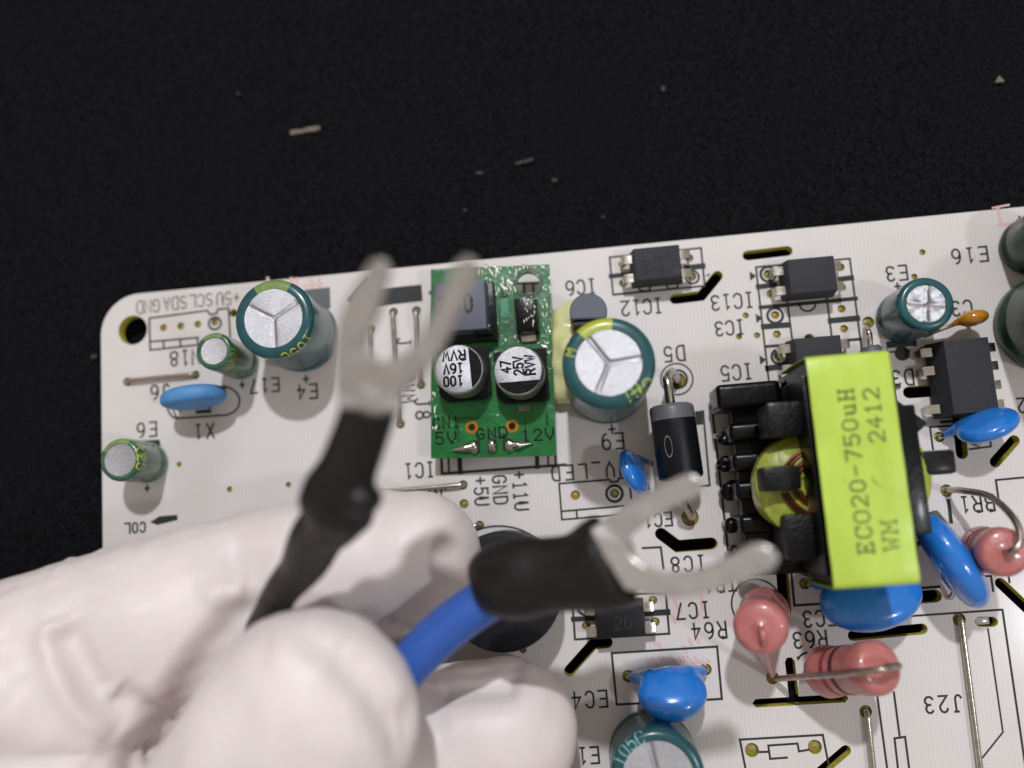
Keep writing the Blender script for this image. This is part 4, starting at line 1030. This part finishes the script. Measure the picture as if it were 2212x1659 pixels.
outer = [(1270, 1150), (1290, 1135), (1330, 1108), (1380, 1078), (1440, 1045), (1478, 1028), (1500, 1030), (1512, 1052), (1500, 1072), (1455, 1090), (1415, 1112), (1385, 1134), (1362, 1155), (1352, 1180), (1370, 1208), (1403, 1226), (1457, 1238), (1524, 1226), (1586, 1196), (1622, 1176), (1650, 1178), (1668, 1192), (1672, 1212), (1655, 1232), (1600, 1252), (1540, 1272), (1480, 1284), (1425, 1284), (1385, 1275), (1350, 1270)]
od = dense(outer, 3)
hh = [31 + max(0, (p[0] - 1300)) / 350 * 5 for p in od]
slab(od, hh, 1.1, 'fork', 'fork', f2)
add('crimp_barrel', ftube([(1300, 1215, 30.2, 55), (1340, 1212, 30.8, 52), (1362, 1212, 31.4, 44)], 4, 20, .5), 'fork', f2)
add('heat_shrink', blob([ftube([(1054, 1268, 25, 70), (1082, 1256, 26, 82), (1125, 1250, 27, 86), (1185, 1242, 28, 80), (1238, 1237, 29, 82), (1285, 1226, 29.8, 96), (1326, 1208, 30.6, 102)], 6, 28, .78)], .3, 2), 'shrink', f2, sharp=180)
add('wire', ftube([(1200, 1245, 26.5, 38), (1120, 1262, 25, 42), (1065, 1288, 23.6, 48), (1015, 1320, 23.4, 48), (955, 1366, 23.2, 48), (882, 1438, 23, 48), (820, 1510, 21, 48), (740, 1600, 18, 48)], 8, 28), 'wireblue', f2)

# ------------------------------------------------------------------ the gloved hand
def limb(ctr, n=10, flat=1.0):
    P = [Vector(W((a, b), h)) for a, b, h, r in ctr]
    rad = [Vector((r, 0, 0)) for a, b, h, r in ctr]
    PP = smoothpath(P, n); RR = [max(.3, v.x) for v in smoothpath(rad, n)]
    prim = [tube(PP, RR, 28, flat=flat, flatdir=Vector((0, 0, 1)))]
    for c_, r_ in ((PP[0], RR[0]), (PP[-1], RR[-1])): prim.append(ellipsoid(c_, (r_, 0, 0), (0, r_, 0), (0, 0, r_ * flat)))
    return prim
prim = []
prim += limb([(-120, 1590, 20, 15), (120, 1475, 19, 12.6), (330, 1372, 17.5, 10.8), (560, 1286, 15.5, 9.6), (740, 1230, 14, 8.9), (896, 1208, 12.5, 8.0)], flat=.92)   # index finger
prim += limb([(330, 2150, 22, 13), (470, 1880, 29, 11.2), (590, 1680, 31, 10.6), (672, 1550, 31, 10.2)], flat=.78)                                                    # thumb
prim += limb([(200, 1950, 15, 11), (560, 1760, 13, 9.5), (840, 1640, 11.5, 9.0), (1095, 1578, 10.5, 8.1)], flat=.95)                                             # middle finger
prim += limb([(150, 2150, 13, 11), (560, 1980, 11, 9), (900, 1880, 9.5, 8.5), (1120, 1850, 9, 7.8)], flat=.95)                                                # ring finger
prim += limb([(100, 2350, 13, 10), (500, 2200, 10, 8), (800, 2100, 9, 7.5), (980, 2080, 8.5, 6.8)], flat=.95)                                                 # little finger
prim += limb([(-120, 1640, 19, 15), (60, 1830, 20, 17), (150, 2100, 20, 17), (150, 2350, 17, 15)], flat=.8)                                                         # palm
prim += limb([(-100, 1700, 20, 16), (-350, 2050, 24, 22), (-600, 2400, 28, 23)], flat=.8)                                                                              # wrist
prim += limb([(60, 1900, 20, 13), (250, 1880, 20, 11), (420, 1900, 23, 10)], flat=.7)                                                                                 # web at the thumb root
hv, hf = blob(prim, .5, 3)
hv = np.array(hv)
tmpm = bpy.data.meshes.new('t'); tmpm.from_pydata([tuple(p) for p in hv], [], hf); tmpm.update()
nrm = np.zeros((len(hv), 3)); tmpm.vertices.foreach_get('normal', nrm.ravel())
nb = np.empty(len(hv) * 3); tmpm.vertices.foreach_get('normal', nb); nrm = nb.reshape(-1, 3); bpy.data.meshes.remove(tmpm)
def crease(pts, amp, width, zmin=8):
    global hv
    P = [np.array(W((a, b), h))[:3] for a, b, h in pts]
    best = np.full(len(hv), 1e9); tt = np.zeros(len(hv)); n = len(P) - 1
    for i in range(n):
        a_, b_ = P[i][:2], P[i + 1][:2]; ab = b_ - a_
        t = np.clip(((hv[:, :2] - a_) @ ab) / (ab @ ab), 0, 1)
        d_ = np.linalg.norm(hv[:, :2] - (a_ + t[:, None] * ab), axis=1)
        m_ = d_ < best; best[m_] = d_[m_]; tt[m_] = ((i + t) / n)[m_]
    fade = np.clip(np.minimum(tt, 1 - tt) * 6 + .25, 0, 1)
    up = np.clip(nrm[:, 2] * 2, 0, 1)
    hv = hv + nrm * (amp * np.exp(-(best / width) ** 2) * fade * up)[:, None]
crease([(108, 1335, 28), (125, 1375, 28), (150, 1430, 28), (185, 1515, 28), (230, 1580, 28)], 1.6, 1.8)
crease([(132, 1340, 28), (150, 1380, 28), (176, 1430, 28), (212, 1510, 28), (256, 1585, 28)], -2.6, 1.3)
crease([(256, 1480, 26), (290, 1530, 26), (335, 1592, 26)], -1.5, 1.4)
crease([(238, 1470, 26), (262, 1540, 26), (300, 1600, 26)], 1.0, 1.3)
crease([(335, 1592, 26), (300, 1630, 26), (262, 1680, 26)], -1.8, 1.5)
crease([(300, 1640, 26), (345, 1570, 26), (400, 1485, 26), (452, 1395, 26), (505, 1335, 26), (560, 1312, 26)], -1.0, 1.6)
crease([(720, 1330, 24), (800, 1370, 24), (862, 1430, 24), (905, 1510, 24), (930, 1620, 24)], -.8, 1.2)
crease([(440, 1300, 25), (480, 1280, 25), (520, 1285, 25)], .8, 1.2)
crease([(470, 1200, 24), (520, 1210, 24), (570, 1230, 24)], -.5, 1.6)
crease([(0, 1380, 28), (60, 1400, 28), (90, 1450, 28)], -.8, 2.0)
crease([(20, 1520, 28), (100, 1590, 28), (200, 1640, 28)], .9, 2.5)
crease([(740, 1420, 38), (800, 1500, 38), (840, 1600, 38)], -.45, 1.8)
crease([(780, 1440, 38), (835, 1520, 38), (870, 1620, 38)], .4, 1.4)
crease([(560, 1400, 38), (640, 1390, 38), (720, 1420, 38)], .35, 2.0)
crease([(930, 1490, 18), (1020, 1480, 18), (1130, 1475, 18)], -1.6, 2.0)

from mathutils import noise
for i in range(len(hv)):
    p = hv[i]
    a_ = noise.fractal(Vector((p[0] * .16, p[1] * .10, p[2] * .12)), 1.0, 2.0, 3)
    w_ = 1 - abs(noise.noise(Vector((p[0] * .30 + 5, p[1] * .12 + p[0] * .08, p[2] * .2))))
    hv[i] = p + nrm[i] * (.30 * a_ + .45 * max(0, w_ - .80) * 5 * max(0, noise.noise(Vector((p[0] * .06, p[1] * .06 + 9, 0))) + .05) * min(1, max(0, (-p[0] - 30) / 18)))
ho = add('gloved_hand', (hv.tolist(), hf), 'latex', sharp=180)
tag(ho, 'hand in a thin white latex glove pinching two crimped wires over the board', 'hand')

# ------------------------------------------------------------------ crumbs on the cloth
def crumb(px, py, sx, sy, label, m='crumb', rot=0, tri=False):
    c = W((px, py), -3.2)
    rg_ = random.Random(int(px))
    if tri: pl = [(-sx / 2, -sy / 2), (sx / 2, -sy / 2), (0, sy / 2)]
    else:
        pl = [(-sx / 2 + sx * k / 5, -sy / 2 + rg_.uniform(-.12, .12) * sy) for k in range(6)] + [(sx / 2 - sx * k / 5, sy / 2 + rg_.uniform(-.2, .2) * sy) for k in range(6)]
    o = add('crumb', prism(pl, 0, .35), m, loc=(c.x, c.y, c.z - .05), rot=R(rot), smooth=False)
    tag(o, label, 'crumb', 'crumbs lying on the black cloth')
crumb(660, 283, 4.3, .6, 'longest pale splinter lying on the cloth at the upper left', rot=3)
crumb(1133, 350, 2.5, .4, 'thin grey sliver on the cloth above the green module', 'crumbgrey', rot=8)
crumb(1036, 375, .9, .4, 'tiny grey crumb left of the thin grey sliver', 'crumbgrey')
crumb(1198, 390, .7, .5, 'tiny pale crumb right of the thin grey sliver', 'crumbgrey')
crumb(2157, 172, 1.2, .9, 'pale triangular crumb near the upper right corner', tri=True)
crumb(1432, 193, .5, .7, 'small bluish speck high on the cloth right of centre', 'crumbgrey')
crumb(1005, 456, .35, .35, 'faint speck on the cloth just above the upper fork tips', 'crumbgrey')
crumb(1303, 470, .4, .3, 'faint speck on the cloth above the large capacitor', 'crumbgrey')
crumb(516, 204, .4, .4, 'faint speck above the longest pale splinter', 'crumbgrey')
crumb(205, 771, .8, .5, 'blurred pale speck on the cloth beside the board left edge', 'crumbgrey')
